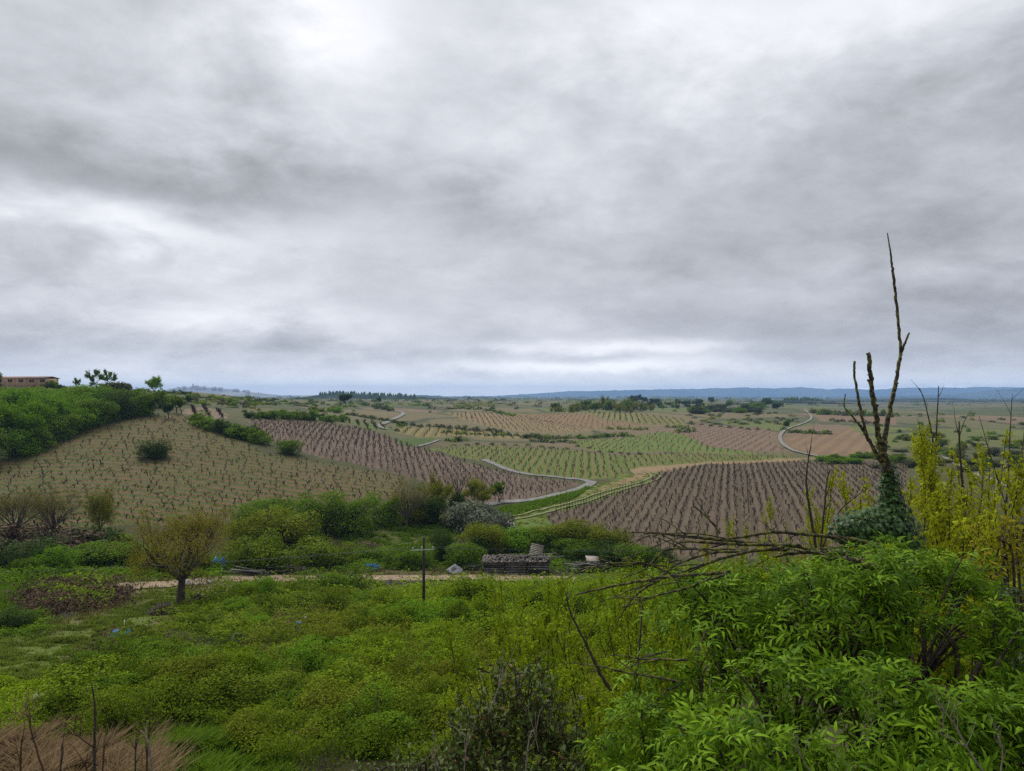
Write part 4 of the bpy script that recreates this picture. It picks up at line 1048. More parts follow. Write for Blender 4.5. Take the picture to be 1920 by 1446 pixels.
C_main = [(150,1440),(150,1300),(230,1230),(330,1160),(400,1130),(520,1105),(640,1100),(700,1120),(760,1180),(800,1260),(900,1330),(1000,1460),(480,1460),(470,1390),(300,1370)]
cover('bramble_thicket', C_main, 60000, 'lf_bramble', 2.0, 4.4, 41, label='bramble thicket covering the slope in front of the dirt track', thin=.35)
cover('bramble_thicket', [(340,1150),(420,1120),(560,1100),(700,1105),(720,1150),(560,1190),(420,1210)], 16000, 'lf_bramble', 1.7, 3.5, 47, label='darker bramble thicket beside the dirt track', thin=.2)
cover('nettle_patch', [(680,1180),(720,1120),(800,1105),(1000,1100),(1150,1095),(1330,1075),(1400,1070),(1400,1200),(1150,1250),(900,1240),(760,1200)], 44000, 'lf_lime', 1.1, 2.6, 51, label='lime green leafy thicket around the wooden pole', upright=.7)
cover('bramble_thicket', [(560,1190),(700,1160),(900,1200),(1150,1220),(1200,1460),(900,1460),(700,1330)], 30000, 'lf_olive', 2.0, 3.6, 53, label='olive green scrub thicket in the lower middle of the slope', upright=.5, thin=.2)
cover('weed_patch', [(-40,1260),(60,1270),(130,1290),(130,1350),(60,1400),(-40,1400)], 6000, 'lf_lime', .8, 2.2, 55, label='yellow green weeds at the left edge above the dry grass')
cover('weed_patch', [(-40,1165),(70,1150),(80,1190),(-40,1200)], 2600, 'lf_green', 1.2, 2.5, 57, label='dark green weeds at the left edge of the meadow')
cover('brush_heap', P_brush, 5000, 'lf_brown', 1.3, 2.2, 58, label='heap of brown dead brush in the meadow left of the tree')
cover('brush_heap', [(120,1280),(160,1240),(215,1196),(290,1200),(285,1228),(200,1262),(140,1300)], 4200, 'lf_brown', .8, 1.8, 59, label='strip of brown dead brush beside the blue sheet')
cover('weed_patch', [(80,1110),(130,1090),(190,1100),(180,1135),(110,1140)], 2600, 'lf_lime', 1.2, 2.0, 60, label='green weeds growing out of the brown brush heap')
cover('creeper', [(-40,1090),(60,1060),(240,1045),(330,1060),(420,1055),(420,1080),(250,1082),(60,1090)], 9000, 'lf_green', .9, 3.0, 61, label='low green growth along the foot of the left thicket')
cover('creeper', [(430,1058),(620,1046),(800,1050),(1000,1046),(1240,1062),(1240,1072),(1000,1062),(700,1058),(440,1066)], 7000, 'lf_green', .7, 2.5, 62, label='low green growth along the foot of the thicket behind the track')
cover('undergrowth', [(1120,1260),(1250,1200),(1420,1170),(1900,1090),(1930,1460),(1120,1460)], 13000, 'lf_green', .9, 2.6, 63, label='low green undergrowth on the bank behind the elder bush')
grasses('meadow_grass', P_mead1, 46000, 'grass_pale', .26, 71, 'short green meadow grass in front of the rust coloured tree', 1.6, clump=1)
grasses('meadow_grass', P_mead2, 9000, 'grass', .45, 72, 'lush bright grass at the left edge', 1.6)
grasses('meadow_grass', [(600,1040),(700,978),(850,966),(870,1000),(820,1030),(760,1056),(640,1060)], 15000, 'grass', .4, 73, 'grass of the small meadow behind the thicket', 2.2, clump=1)
grasses('dry_grass', [(-40,1385),(60,1372),(190,1378),(262,1396),(275,1500),(-40,1500)], 22000, 'straw', .62, 74, 'tall dry straw coloured grass at the lower left corner', 2.0, .9, 1)
grasses('lush_grass', [(280,1375),(400,1358),(490,1385),(520,1470),(280,1480)], 15000, 'grass', .5, 75, 'lush green grass below the bramble thicket', 2.2, .8, 1)
grasses('dry_grass', [(470,1235),(520,1180),(585,1150),(590,1200),(540,1250),(480,1265)], 5000, 'straw', .8, 76, 'patch of dry straw coloured grass inside the brambles', 1.0, .5)
grasses('verge_grass', P_green, 9000, 'grass_pale', .13, 77, 'green grass of the verge between lane and dark vineyard', 2.2, clump=1)
grasses('rough_grass', [(-60,1180),(100,1080),(440,1075),(440,1110),(360,1128),(330,1095),(160,1165),(40,1190)], 9000, 'grass_olive', .3, 78, 'rough olive grass around the meadow', 1.4, clump=1)
grasses('rough_grass', P_verge, 6000, 'grass_olive', .25, 79, 'rough dry grass between the track and the thicket', 1.6, clump=1)
grasses('hill_grass', PA, 14000, 'grass_olive', .2, 80, 'tufts of thin grass between the vines on the hillside', 2.2, clump=1)
grasses('lane_grass', [(920,960),(1000,944),(1085,922),(1105,913),(1075,935),(1000,955),(940,972)], 5000, 'grass', .5, 81, 'tall grass on the bank below the lane', 2.2)

# individual bushes of the near slope
T2 = 'bushes on the near slope'
for px, py, h, w, k, lab in [
    (640,1125,62,105,'green+','tall round green bush hiding part of the dirt track'),
    (590,1150,40,90,'bramble+','bramble mound left of the tall bush by the track'),
    (700,1150,44,90,'green+','green bush between the tall bush and the pole'),
    (760,1195,60,110,'bright+','bright green bush left of the foot of the pole'),
    (840,1180,50,90,'bright+','bright green bush right of the foot of the pole'),
    (235,1395,95,110,'bramble+','dark bramble mound overhanging the dry grass'),
    (100,1335,42,80,'bramble+','bramble mound beside the pale rock'),
    (30,1180,36,70,'dark+','dark green bush at the left edge of the meadow'),
    (385,1330,70,130,'bramble+','broad bramble mound in the middle of the slope'),
    (520,1350,70,130,'bramble+','bramble mound above the lush grass'),
    (640,1370,80,140,'olive+','olive bush at the lower middle of the slope'),
    (700,1300,55,120,'olive+','olive bush in the scrub below the pole'),
    (560,1270,50,120,'bramble+','bramble mound below the blue container'),
    (345,1275,45,110,'bramble+','bramble mound right of the blue sheet'),
    (780,1340,80,120,'bramble+','bramble mound left of the dark glossy shrub'),
    (450,1180,30,90,'bramble+','bramble mound below the rust coloured tree'),
    (370,1175,30,80,'bramble+','bramble mound beside the log pile'),
    ]: bush(px, py, h, w, k, lab, T2)

rs = random.Random(5)
for i in range(70):
    while True:
        px, py = rs.uniform(140, 1000), rs.uniform(1120, 1420)
        if inpoly(px, py, C_main) and not inpoly(px, py, P_dry) and not (480 < px < 600 and 1140 < py < 1250) and not (py > 1360 and px < 480) and not (410 < px < 500 and 1190 < py < 1275) and not (px < 420 and py < 1255): break
    s_ = (py - 900) / 400.0
    bush(px, py, rs.uniform(34, 84) * s_, rs.uniform(60, 140) * s_, rs.choice(['bramble+', 'bramble+', 'green+', 'olive+', 'bright+', 'lime+']), 'leafy shrub among the brambles of the near slope', 'shrubs scattered among the brambles', rng=rs)
for i in range(34):
    px, py = rs.uniform(690, 1120), rs.uniform(1135, 1330); s_ = (py - 850) / 400.0
    bush(px, py, rs.uniform(40, 80) * s_, rs.uniform(50, 110) * s_, rs.choice(['lime+', 'lime+', 'olive+']), 'lime green leafy shrub in the thicket around and below the wooden pole', 'lime green shrubs around the wooden pole', rng=rs)
for i in range(12):
    px, py = rs.uniform(10, 300), rs.uniform(1360, 1420)
    bush(px, py, rs.uniform(16, 34), rs.uniform(30, 60), rs.choice(['brown', 'bramble+', 'olive']), 'small weedy bush at the border of the dry grass in the lower left corner', 'small bushes bordering the dry grass', rng=rs)
# ---------------------------------------------------------------- things on the slope
def rotz(a): return np.array([[math.cos(a), -math.sin(a), 0], [math.sin(a), math.cos(a), 0], [0, 0, 1.0]])
def roty(a): return np.array([[math.cos(a), 0, math.sin(a)], [0, 1, 0], [-math.sin(a), 0, math.cos(a)]])
def rotx(a): return np.array([[1, 0, 0], [0, math.cos(a), -math.sin(a)], [0, math.sin(a), math.cos(a)]])
def part(name, b, mat, parent, smooth=False, label=None):
    o = link(name, b.mesh(name, mat, smooth), parent)
    if label: o['label'] = label
    return o
# utility poles and wires
def pole(x, y, z, h, label, arm=True):
    r = empty('utility_pole', (x, y, z)); tag(r, label, 'pole')
    b = MB(); b.tube([(0, 0, -.8), (.02, 0, h * .5), (0, 0, h)], [.115, .10, .08], 8); part('post', b, M['pole_wood'], r, True)
    if arm:
        b = MB(); b.box((-.05, -.14, h - .85), (1.62, .05, .045), roty(-.04)); part('crossarm', b, M['metal_grey'], r)
        for q in (-.7, -.1, .65):
            b = MB(); b.tube([(q, -.14, h - .8 + q * .03), (q, -.14, h - .62 + q * .03)], [.02, .035], 6); part('insulator', b, M['white_plastic'], r)
    return r, h
x, y, z = base_of(794, 1172); hp = 163 * y / F
pole(x, y, z, hp, 'dark wooden utility pole with a pale crossarm in the lime green thicket')
ends = []
for px, py, top, Y, lab in [(-420, 1100, 1060, 78, 'dark wooden utility pole left of the view'), (1640, 1030, 996, 84, 'dark wooden utility pole behind the ivy')]:
    xx = ray(px, 0)[0] * Y; zz = float(Hh(xx, Y)); ht = pt(px, top, Y)[2] - zz; ends.append((xx, Y, zz + ht))
    pole(xx, Y, zz, ht, lab)
def wire(a, b_, sag, lab):
    t = np.linspace(0, 1, 24)[:, None]; p = a * (1 - t) + b_ * t; p[:, 2] -= sag * 4 * (t * (1 - t))[:, 0]
    b = MB(); b.tube(p, .007, 4); tag(link('wire', b.mesh('wire', M['wire'])), lab, 'wire')
for q, nm in ((-.7, 'front'), (.65, 'rear')):
    c = np.array([x + q, y - .14, z + hp - .62 + q * .03])
    wire(c, np.array([ends[0][0] + q, ends[0][1] - .14, ends[0][2] - .62 + q * .03]), .8, f'thin {nm} overhead wire running left from the wooden pole')
    wire(c, np.array([ends[1][0] + q, ends[1][1] - .14, ends[1][2] - .62 + q * .03]), .8, f'thin {nm} overhead wire running right from the wooden pole')

# plank shed with tiled roof
def place(name, px, py, label, cat, group=None, rz=0.0):
    xx, yy, zz = base_of(px, py); r = empty(name, (xx, yy, zz)); r.rotation_euler = (0, 0, rz); tag(r, label, cat, group); return r, yy / F
def shed():
    r, k = place('plank_shed', 968, 1074, 'low shed of grey planks with a ragged roof beside the dirt track', 'shed')
    Wd, Hd, Dp = 122 * k, 23 * k, 2.0
    rng = np.random.default_rng(4)
    for i in range(5):                          # planks laid lengthwise with dark gaps between them
        zz = Hd * (.08 + .19 * i)
        for j in range(3):
            b = MB(); ln = Wd / 3 * rng.uniform(.85, .99); b.box((-Wd / 2 + Wd / 3 * (j + .5) + rng.normal() * .05, -Dp / 2 - .04 * rng.random(), zz), (ln, .06, Hd * .13), roty(rng.normal() * .012), rng.random())
            part('plank', b, M['old_plank' if rng.random() < .75 else 'dark_plank'], r)
    for q in (-.49, -.17, .17, .49):
        b = MB(); b.box((q * Wd, -Dp / 2 + .12, Hd * .5), (.12, .12, Hd * 1.04)); part('post', b, M['dark_plank'], r)
    b = MB(); b.box((0, .3, Hd * .48), (Wd * .97, Dp * .8, Hd * .92)); part('inner_wall', b, M['dark_plank'], r)
    rf = MB(); rf.box((0, 0, Hd * 1.03), (Wd * 1.05, Dp * 1.25, .07), rotx(.05)); roof = part('roof', rf, M['dark_plank'], r)
    me = []
    for v in range(3):
        q = MB(); a = np.linspace(0, math.pi, 5); V = np.concatenate([np.stack([.12 * np.cos(a), np.full(5, yy), .09 * np.sin(a)], 1) for yy in (-.28, .28)])
        q.add(V, np.array([[i, i + 1, i + 6, i + 5] for i in range(4)]), rng.random()); me.append(q.mesh('roof_tile', M['tile']))
    for i in range(26):
        for j in range(6):
            if rng.random() < .38: continue
            u = -Wd / 2 + (i + .5) * Wd / 26; v = -Dp * .6 + j * .5
            o = link('tile', me[rng.integers(3)], roof, (u + rng.normal() * .05, v, Hd * 1.07 + v * .05 + rng.random() * .08)); o.rotation_euler = (.05 + rng.normal() * .3, rng.normal() * .3, rng.normal() * .6)
    # timber lying on the roof
    for i in range(9):
        b = MB(); b.box((rng.uniform(-.4, .55) * Wd, rng.uniform(-.5, .6), Hd * 1.15 + .05 * i), (Wd * rng.uniform(.2, .5), .14, .07), rotz(rng.normal() * .15) @ roty(rng.normal() * .05 - .01 * i)); part('loose_board', b, M['old_plank'], r)
    return k
k = shed()
def board_sheet():
    r, k = place('slatted_sheet', 1006, 1062, 'weathered slatted sheet leaning up behind the plank shed', 'sheet', None, .1)
    R_ = rotx(-.55) @ roty(.25)
    for i in range(7):
        b = MB(); c = np.array([0, 0, 30 * k]) + R_ @ np.array([0, 0, (i - 3) * 3.3 * k]); b.box(c, (24 * k, .05, 2.4 * k), R_, random.random()); part('slat', b, M['rust_pale'], r)
    for q in (-9, 9):
        b = MB(); b.box(np.array([0, .07, 30 * k]) + R_ @ np.array([q * k, 0, 0]), (1.6 * k, .06, 22 * k), R_); part('batten', b, M['dark_plank'], r)
    b = MB(); b.tube([(0, .4, -.2), (0, .2, 26 * k)], .07, 5); part('prop', b, M['dark_plank'], r)
board_sheet()
def plank_heap(px, py, wpx, hpx, label, n, seed, mat=('old_plank', 'dark_plank'), tilt=.12, group=None, cat='timber'):
    r, k = place('timber_heap', px, py, label, cat, group); rng = np.random.default_rng(seed)
    for i in range(n):
        b = MB(); t = i / n; L_ = wpx * k * rng.uniform(.4, .95)
        b.box((rng.uniform(-.25, .25) * wpx * k, rng.uniform(-.7, .7), .06 + t * hpx * k + rng.random() * .06), (L_, rng.uniform(.12, .3), rng.uniform(.05, .09)), rotz(rng.normal() * .25) @ roty(rng.normal() * tilt), rng.random())
        part('board', b, M[mat[int(rng.random() < .45)]], r)
    return r
plank_heap(1100, 1072, 80, 16, 'heap of broken dark boards right of the plank shed', 22, 5, ('dark_plank', 'old_plank'), .2)
r, k = place('tin_sheet', 1112, 1066, 'pale tilted tin sheet lying on the broken boards', 'sheet', None, .1)
b = MB(); b.box((0, 0, 14 * k), (25 * k, 1.6, .03), rotx(.5) @ roty(.1)); part('panel', b, M['rust_pale'], r)
b = MB(); b.box((0, .3, 6 * k), (18 * k, .1, 12 * k)); part('support', b, M['dark_plank'], r)
plank_heap(885, 1068, 62, 7, 'stack of long grey poles left of the plank shed', 12, 6, ('old_plank', 'dark_plank'), .03)
plank_heap(530, 1074, 60, 12, 'low stack of weathered boards behind the track left of the woodpile', 14, 7, ('old_plank', 'dark_plank'), .03)
plank_heap(470, 1078, 90, 8, 'dark boards under the brambles behind the track', 12, 8, ('dark_plank', 'old_plank'), .05)
plank_heap(495, 1079, 26, 2, 'two pale beams on the ground beside the track', 2, 9, ('old_plank', 'old_plank'), .01)
plank_heap(712, 1097, 52, 5, 'grey boards stacked on the near side of the track', 10, 10, ('old_plank', 'dark_plank'), .03)
plank_heap(762, 1066, 22, 18, 'small dark heap of scrap wood between the blue crates and the pole', 16, 11, ('dark_plank', 'dark_plank'), .5)
plank_heap(520, 1112, 46, 8, 'dark heap of broken branches on the near side of the track', 18, 12, ('dark_plank', 'dark_plank'), .3)
def log_pile(px, py, wpx, hpx, label, seed, yaw, n):
    r, k = place('log_pile', px, py, label, 'log pile', None, yaw); rng = np.random.default_rng(seed); R_ = .085
    rows = 5; cnt = 0
    for row in range(rows):
        m = int(wpx * k / (2.1 * R_)) - row * 2
        for i in range(max(m, 1)):
            if cnt >= n: break
            rr = R_ * rng.uniform(.75, 1.2); cx = (i - m / 2) * 2.1 * R_ + rng.normal() * .02; zc_ = R_ + row * 1.75 * R_; ln = rng.uniform(.9, 1.25)
            b = MB(); d = np.array([rng.normal() * .05, 1.0, rng.normal() * .03])
            p0 = np.array([cx, -ln / 2 + rng.normal() * .08, zc_]); b.tube([p0, p0 + d * ln * .5 + rng.normal(size=3) * .015, p0 + d * ln], rr, 7, rng.random(), False)
            a = np.arange(7) * 2 * math.pi / 7
            for e, s in ((p0, -1), (p0 + d * ln, 1)):
                V = np.vstack([[e + [0, .002 * s, 0]], e + np.stack([rr * np.cos(a), 0 * a, rr * np.sin(a)], 1)]); b.add(V, np.array([[0, 1 + q, 1 + (q + 1) % 7] for q in range(7)]), rng.random(), 1)
            part('log', b, [M['log'], M['log_end']], r); cnt += 1
log_pile(308, 1152, 62, 24, 'stack of cut logs on the grass left of the tree trunk', 3, .45, 120)
log_pile(370, 1134, 40, 12, 'low dark log stack right of the tree trunk', 4, -.1, 40)
log_pile(562, 1076, 48, 16, 'dark woodpile behind the dirt track', 5, .1, 70)
def blob_sheet(name, px, py, wpx, hpx, mat, label, seed, cat, parts=1, pn='sheet'):
    r, k = place(name, px, py, label, cat); rng = np.random.default_rng(seed)
    for q in range(parts):
        b = MB(); n = 12; u = np.linspace(0, 2 * math.pi, n, endpoint=False); rows = []
        for t in np.linspace(0, 1, 5):
            rr = (1 - .85 * t ** 1.8) * (1 + .28 * rng.normal(size=n) * (1 - t * .5)); rows.append(np.stack([rr * np.cos(u) * wpx * k * .5 / parts ** .5, rr * np.sin(u) * wpx * k * .3, np.full(n, t * hpx * k) + .06 * hpx * k * rng.normal(size=n)], 1))
        V = np.concatenate(rows); i = np.arange(4)[:, None] * n; j = np.arange(n)[None]
        off = np.array([(q - (parts - 1) / 2) * wpx * k / parts, 0, 0])
        b.add(np.vstack([V, [[0, 0, hpx * k * 1.02]]]) + off, [np.stack([i + j, i + (j + 1) % n, i + n + (j + 1) % n, i + n + j], -1).reshape(-1, 4), np.array([[4 * n + a, 4 * n + (a + 1) % n, 5 * n] for a in range(n)])], rng.random())
        part(pn, b, M[mat], r)
    return r, k
blob_sheet('plastic_sheet', 411, 1066, 26, 20, 'blue_plastic', 'crumpled blue plastic sheet behind the right side of the rust coloured tree', 1, 'sheet', 2)
blob_sheet('plastic_sheet', 229, 1198, 40, 16, 'blue_plastic', 'flat blue plastic sheet lying in the brown brush on the meadow', 2, 'sheet', 2)
x_, y_, z_ = base_of(232, 1185); b = MB(); b.tube([(0, 0, 0), (.05, 0, .75)], .025, 5); tag(link('stick', b.mesh('stick', M['white_plastic']), None, (x_, y_, z_)), 'thin white stick standing behind the blue sheet', 'stick')
blob_sheet('sheeting', 852, 1074, 34, 14, 'grey_sheet', 'grey sheeting thrown over a heap right of the pole', 3, 'sheet', 1)
# blue crates on stone feet
r, k = place('crate_stack', 700, 1071, 'bright blue plastic crates piled on stones behind the track', 'crates')
rng = np.random.default_rng(2)
for i in range(9):
    b = MB(); c = np.array([rng.uniform(-9, 9) * k, rng.uniform(-.3, .3), (3.2 + 2.8 * (i // 3) + rng.random()) * k]); Rm = rotz(rng.uniform(-.6, .6)) @ roty(rng.normal() * .15)
    w_, d_, h_ = 7.5 * k, .4, 3.4 * k
    b.box(c, (w_, d_, .03), Rm, rng.random())
    for ofs, sz in (((0, -d_ / 2, h_ / 2), (w_, .025, h_)), ((0, d_ / 2, h_ / 2), (w_, .025, h_)), ((-w_ / 2, 0, h_ / 2), (.025, d_, h_)), ((w_ / 2, 0, h_ / 2), (.025, d_, h_))): b.box(c + Rm @ np.array(ofs), sz, Rm, rng.random())
    part('crate', b, M['blue_plastic'], r)
for q in (-9, -3, 3, 9):
    b = MB(); b.box((q * k, -.2, 1.2 * k), (2 * k, .2, 2.4 * k), rotz(q), .8); part('foot', b, M['stone'], r)
# blue container with a white pipe in the brambles
r, k = place('container', 560, 1190, 'small blue container standing in the brambles', 'container')
b = MB(); b.tube([(0, 0, 0), (0, 0, .25), (0, 0, 22 * k), (0, 0, 23 * k)], [4.5 * k, 5 * k, 5 * k, 4 * k], 12); part('body', b, M['blue_plastic'], r)
b = MB(); b.tube([(0, 0, 23 * k), (0, 0, 25 * k)], [1.6 * k, 1.6 * k], 8); part('cap', b, M['white_plastic'], r)
x_, y_, z_ = base_of(566, 1180); b = MB(); b.tube([(0, 0, .1), (.12, -.1, .6), (.4, -.1, 1.05)], .05, 6); tag(link('pipe', b.mesh('pipe', M['white_plastic']), None, (x_, y_, z_)), 'bent white pipe beside the blue container', 'pipe')
# tyres
def tyre(px, py, label, tilt, s=1.0):
    r, k = place('tyre', px, py, label, 'tyre'); b = MB(); n = 18; m = 8; V = []
    for i in range(n):
        a = i * 2 * math.pi / n
        for j in range(m):
            c = j * 2 * math.pi / m; rr = .30 * s + .10 * s * math.cos(c); V.append((rr * math.cos(a), rr * math.sin(a), .10 * s * math.sin(c)))
    i = np.arange(n)[:, None]; j = np.arange(m)[None]; V = np.array(V) @ rotx(tilt).T + [0, 0, .75 * s]
    b.add(V, np.stack([i * m + j, ((i + 1) % n) * m + j, ((i + 1) % n) * m + (j + 1) % m, i * m + (j + 1) % m], -1).reshape(-1, 4)); part('rubber', b, M['black_plastic'], r, True)
tyre(446, 1222, 'black tyre lying on the brambles left of the dry grass patch', .5)
tyre(478, 1228, 'smaller black tyre standing at the edge of the dry grass patch', 1.3, .8)
# rocks
def rock(px, py, wpx, hpx, mat, label, seed, group=None, name='rock'):
    xx, yy, zz = base_of(px, py); k = yy / F; rng = np.random.default_rng(seed); b = MB(); n = 12; rows = []
    for t in np.linspace(-.35, 1, 7):
        rad = math.sqrt(max(0, 1 - (t * .98) ** 2)); a = np.arange(n) * 2 * math.pi / n; j = 1 + .3 * (fbm(np.cos(a) * 1.5 + seed, np.sin(a) * 1.5 + t, seed) - .5)
        rows.append(np.stack([wpx * k * .5 * rad * j * np.cos(a), wpx * k * .4 * rad * j * np.sin(a), np.full(n, t * hpx * k)], 1))
    i = np.arange(6)[:, None] * n; j = np.arange(n)[None]; b.add(np.concatenate(rows), [np.stack([i + j, i + (j + 1) % n, i + n + (j + 1) % n, i + n + j], -1).reshape(-1, 4), np.array([[6 * n + a, 6 * n + a + 1, 6 * n + (a + 2)] for a in range(0, n - 2)])], rng.random())
    tag(link(name, b.mesh(name, M[mat], True), None, (xx, yy, zz + .15)), label, 'rock', group)
rock(72, 1322, 32, 16, 'stone', 'pale grey rounded rock in the brambles left of the dark mound', 1)
rock(320, 1268, 26, 15, 'stone', 'pale grey flat rock among the brambles', 2)
rock(452, 1240, 10, 9, 'stone', 'small pale stone below the black tyre', 3)
for i in range(26):
    rock(random.uniform(740, 800), random.uniform(1095, 1103), random.uniform(5, 13), random.uniform(3, 8), 'rubble', 'brown rubble lump along the near edge of the track by the pole', 20 + i, 'rubble along the near edge of the track')
for i in range(22):
    rock(random.uniform(330, 410), random.uniform(1092, 1099), random.uniform(3, 7), random.uniform(2, 4), 'stone', 'small pale stone strewn beside the track behind the tree trunk', 60 + i, 'pale stones beside the track')
for i in range(16):
    rock(random.uniform(905, 962), 0, 1, 1, 'stone', '', 0) if False else None

# barn on the hill
def barn():
    x0, y0, z0 = base_of(40, 723); k = y0 / F; r = empty('barn', (x0, y0, z0 - .4)); tag(r, 'long tan barn with a flat pinkish roof on top of the left hill', 'barn')
    Wd = 132 * k; cx = (-24) * k; Hd = 20 * k + .4
    b = MB(); b.box((cx, 4, Hd / 2), (Wd, 8, Hd)); part('wall', b, M['barn_wall'], r)
    rf = MB(); xs = (cx - Wd / 2 - .25, cx + Wd / 2 + .35); prof_ = [(-.5, Hd + .02), (4, Hd + 3.4 * k), (8.5, Hd + .02)]
    V = [(xx, yy, zz + o_) for xx in xs for o_ in (0, .16) for yy, zz in prof_]
    rf.add(V, np.array([[3, 4, 10, 9], [4, 5, 11, 10], [0, 6, 7, 1], [1, 7, 8, 2], [0, 3, 9, 6], [2, 8, 11, 5], [0, 1, 4, 3], [1, 2, 5, 4], [6, 9, 10, 7], [7, 10, 11, 8]])); part('roof', rf, M['barn_roof'], r)
    for wx in (19, 39, 59.5, 79.5, -1, -21, -41, -61):
        c = (wx - 40) * k; zz = Hd - 4.2 * k
        b = MB(); b.box((c, -.04, zz), (8.4 * k, .10, 4.6 * k)); w = part('window', b, M['dark_plank'], r)
        b = MB(); b.box((c, -.10, zz), (7.4 * k, .04, 3.8 * k)); part('pane', b, M['glass_dark'], w)
        b = MB(); b.box((c, -.135, zz), (.6 * k, .03, 3.8 * k)); part('mullion', b, M['barn_wall'], w)
    for q in (28, 50, 70):
        b = MB(); b.box(((q - 40) * k, -.05, Hd * .48), (.18, .12, Hd * .96)); part('pilaster', b, M['barn_wall'], r)
barn()
# fence in front of the barn
rf, k = place('fence', 20, 727, 'thin grey fence in front of the left end of the barn', 'fence')
for i in range(9):
    b = MB(); b.tube([((i * 6 - 24) * k, 0, -.3), ((i * 6 - 24) * k, 0, 6 * k)], .05, 4); part('fence_post', b, M['metal_grey'], rf)
for h_ in (2.5, 5.5):
    b = MB(); b.box((0, 0, h_ * k), (50 * k, .05, .05)); part('rail', b, M['metal_grey'], rf)
# town on the far hill
def town():
    rng = np.random.default_rng(9); prof_ = [(320,728),(345,726.5),(362,725),(372,726),(400,727.5),(430,729),(455,733),(480,736)]
    for i in range(26):
        px = rng.uniform(326, 478); top = np.interp(px, [a for a, _ in prof_], [c for _, c in prof_]); Y = 5200 - rng.uniform(40, 110)
        g = pt(px, top + 1.8, Y); w = rng.uniform(10, 26); h = rng.uniform(7, 13); d = rng.uniform(8, 12)
        r = empty('house', g); tag(r, 'tiny pale house of the far village on the hazy hill', 'house', 'houses of the far hill village')
        b = MB(); b.box((0, 0, h / 2 - 2), (w, d, h + 4)); part('wall', b, M['town_wall'], r)
        b = MB(); z1 = h + .02; V = [(-w / 2 - .3, -d / 2 - .3, z1), (w / 2 + .3, -d / 2 - .3, z1), (w / 2 + .3, d / 2 + .3, z1), (-w / 2 - .3, d / 2 + .3, z1), (-w / 2, 0, z1 + 3), (w / 2, 0, z1 + 3)]
        b.add(V, [np.array([[0, 1, 5, 4], [2, 3, 4, 5]]), np.array([[0, 4, 3], [1, 2, 5]])]); part('roof', b, M['barn_roof'], r)
    g = pt(362, 725.5, 5150); r = empty('church_tower', g); tag(r, 'church tower rising above the far hill village', 'tower')
    b = MB(); b.box((0, 0, 6), (7, 7, 20)); part('wall', b, M['town_wall'], r)
    b = MB(); b.tube([(0, 0, 16), (0, 0, 22)], [5, .2], 4); part('roof', b, M['barn_roof'], r)
town()
# ivy clad dead tree by the lane
def ivy_stub(px, py, h, label):
    xx, yy, zz = base_of(px, py); k = yy / F; r = empty('ivy_clad_tree', (xx, yy, zz)); tag(r, label, 'tree'); rng = np.random.default_rng(31); out = []
    b = MB(); b.tube([(0, 0, -.3), (.1, 0, h * .3 * k), (.0, 0, h * .5 * k)], [.3, .25, .2], 7)
    for q in range(4):
        a = q * 1.7; grow(rng, np.array([0, 0, h * .45 * k]), np.array([math.cos(a) * .8, math.sin(a) * .6, .9]) / 1.3, h * .32 * k, .11, 0, PAR['bare'] | dict(depth=3, nb=[3, 3, 2, 1]), out)
    for p_, r_, d_ in out: b.tube(p_, r_, 4 if d_ < 2 else 3, .5, False)
    part('trunk', b, M['bark'], r)
    n = 1600; d = rdir(n, rng); p_ = d * [16 * k, 14 * k, 24 * k] * rng.uniform(.6, 1.05, (n, 1)) + [0, 0, 22 * k]; p_[:, 2] = np.abs(p_[:, 2])
    b = MB(); b.leaves(p_, d + rdir(n, rng) * .6, rdir(n, rng) - [0, 0, .5], .28, .24, np.clip(.4 + .25 * rng.normal(size=n), 0, 1)); part('ivy', b, M['lf_dark'], r)
ivy_stub(858, 972, 92, 'dark ivy clad stump with bare branches between two yellow green trees')
ivy_stub(1030 - 130, 1052, 46, 'dark dead stump sticking up left of the plank shed')

# ---------------------------------------------------------------- foreground: broken dead tree with ivy
def poly3(pix, Y, dy=0.0, seed=0):
    rng = np.random.default_rng(seed); n = len(pix); out = []
    for i, q in enumerate(pix):
        yy = Y + dy * (i / max(n - 1, 1)); out.append(pt(q[0], q[1], yy))
    return np.array(out)
def branch(b, pix, wpx, Y, dy=0.0, a=.5, sides=7, seed=0, knots=0, thin=.72):
    """a limb given by points on its axis and its thickness there"""
    c = spline(poly3(pix, Y, dy, seed), 8); m = len(c); wv = np.interp(np.linspace(0, 1, m), np.linspace(0, 1, len(wpx)), wpx) * thin * .5 * Y / F
    rng = np.random.default_rng(seed + 50); wob = rng.normal(size=(m, 3)) * wv[:, None] * .16; c = c + wob
    wv = wv * (1 + .22 * (rng.random(m) - .5))
    b.tube(c, wv, sides, a, True)
    for q in range(knots):
        i = rng.integers(1, m - 1); d = rdir(1, rng)[0]; d[2] = abs(d[2]); b.tube([c[i], c[i] + d * wv[i] * rng.uniform(1.2, 2.2)], [wv[i] * .5, wv[i] * .3], 5, rng.random())
    return c
DY = 8.0
troot = pt(1690, 1250, DY); r = empty('dead_tree', troot); tag(r, 'broken lichen covered dead tree standing above the foreground bush', 'tree')
def local(b): 
    for v in b.V: v -= troot
def limb(name, *args, **kw):
    b = MB(); branch(b, *args, **kw); local(b); return part(name, b, M['lichen_bark'], r, True)
limb('trunk', [(1694,1260),(1686,1080),(1676,970),(1664,890),(1655,850),(1650,826)], [46,40,34,27,22,19], DY, 0, seed=1, knots=6)
limb('limb', [(1656,862),(1660,815),(1668,770),(1680,715),(1688,668)], [14,13,12,10,9], DY, .15, seed=2, knots=5)
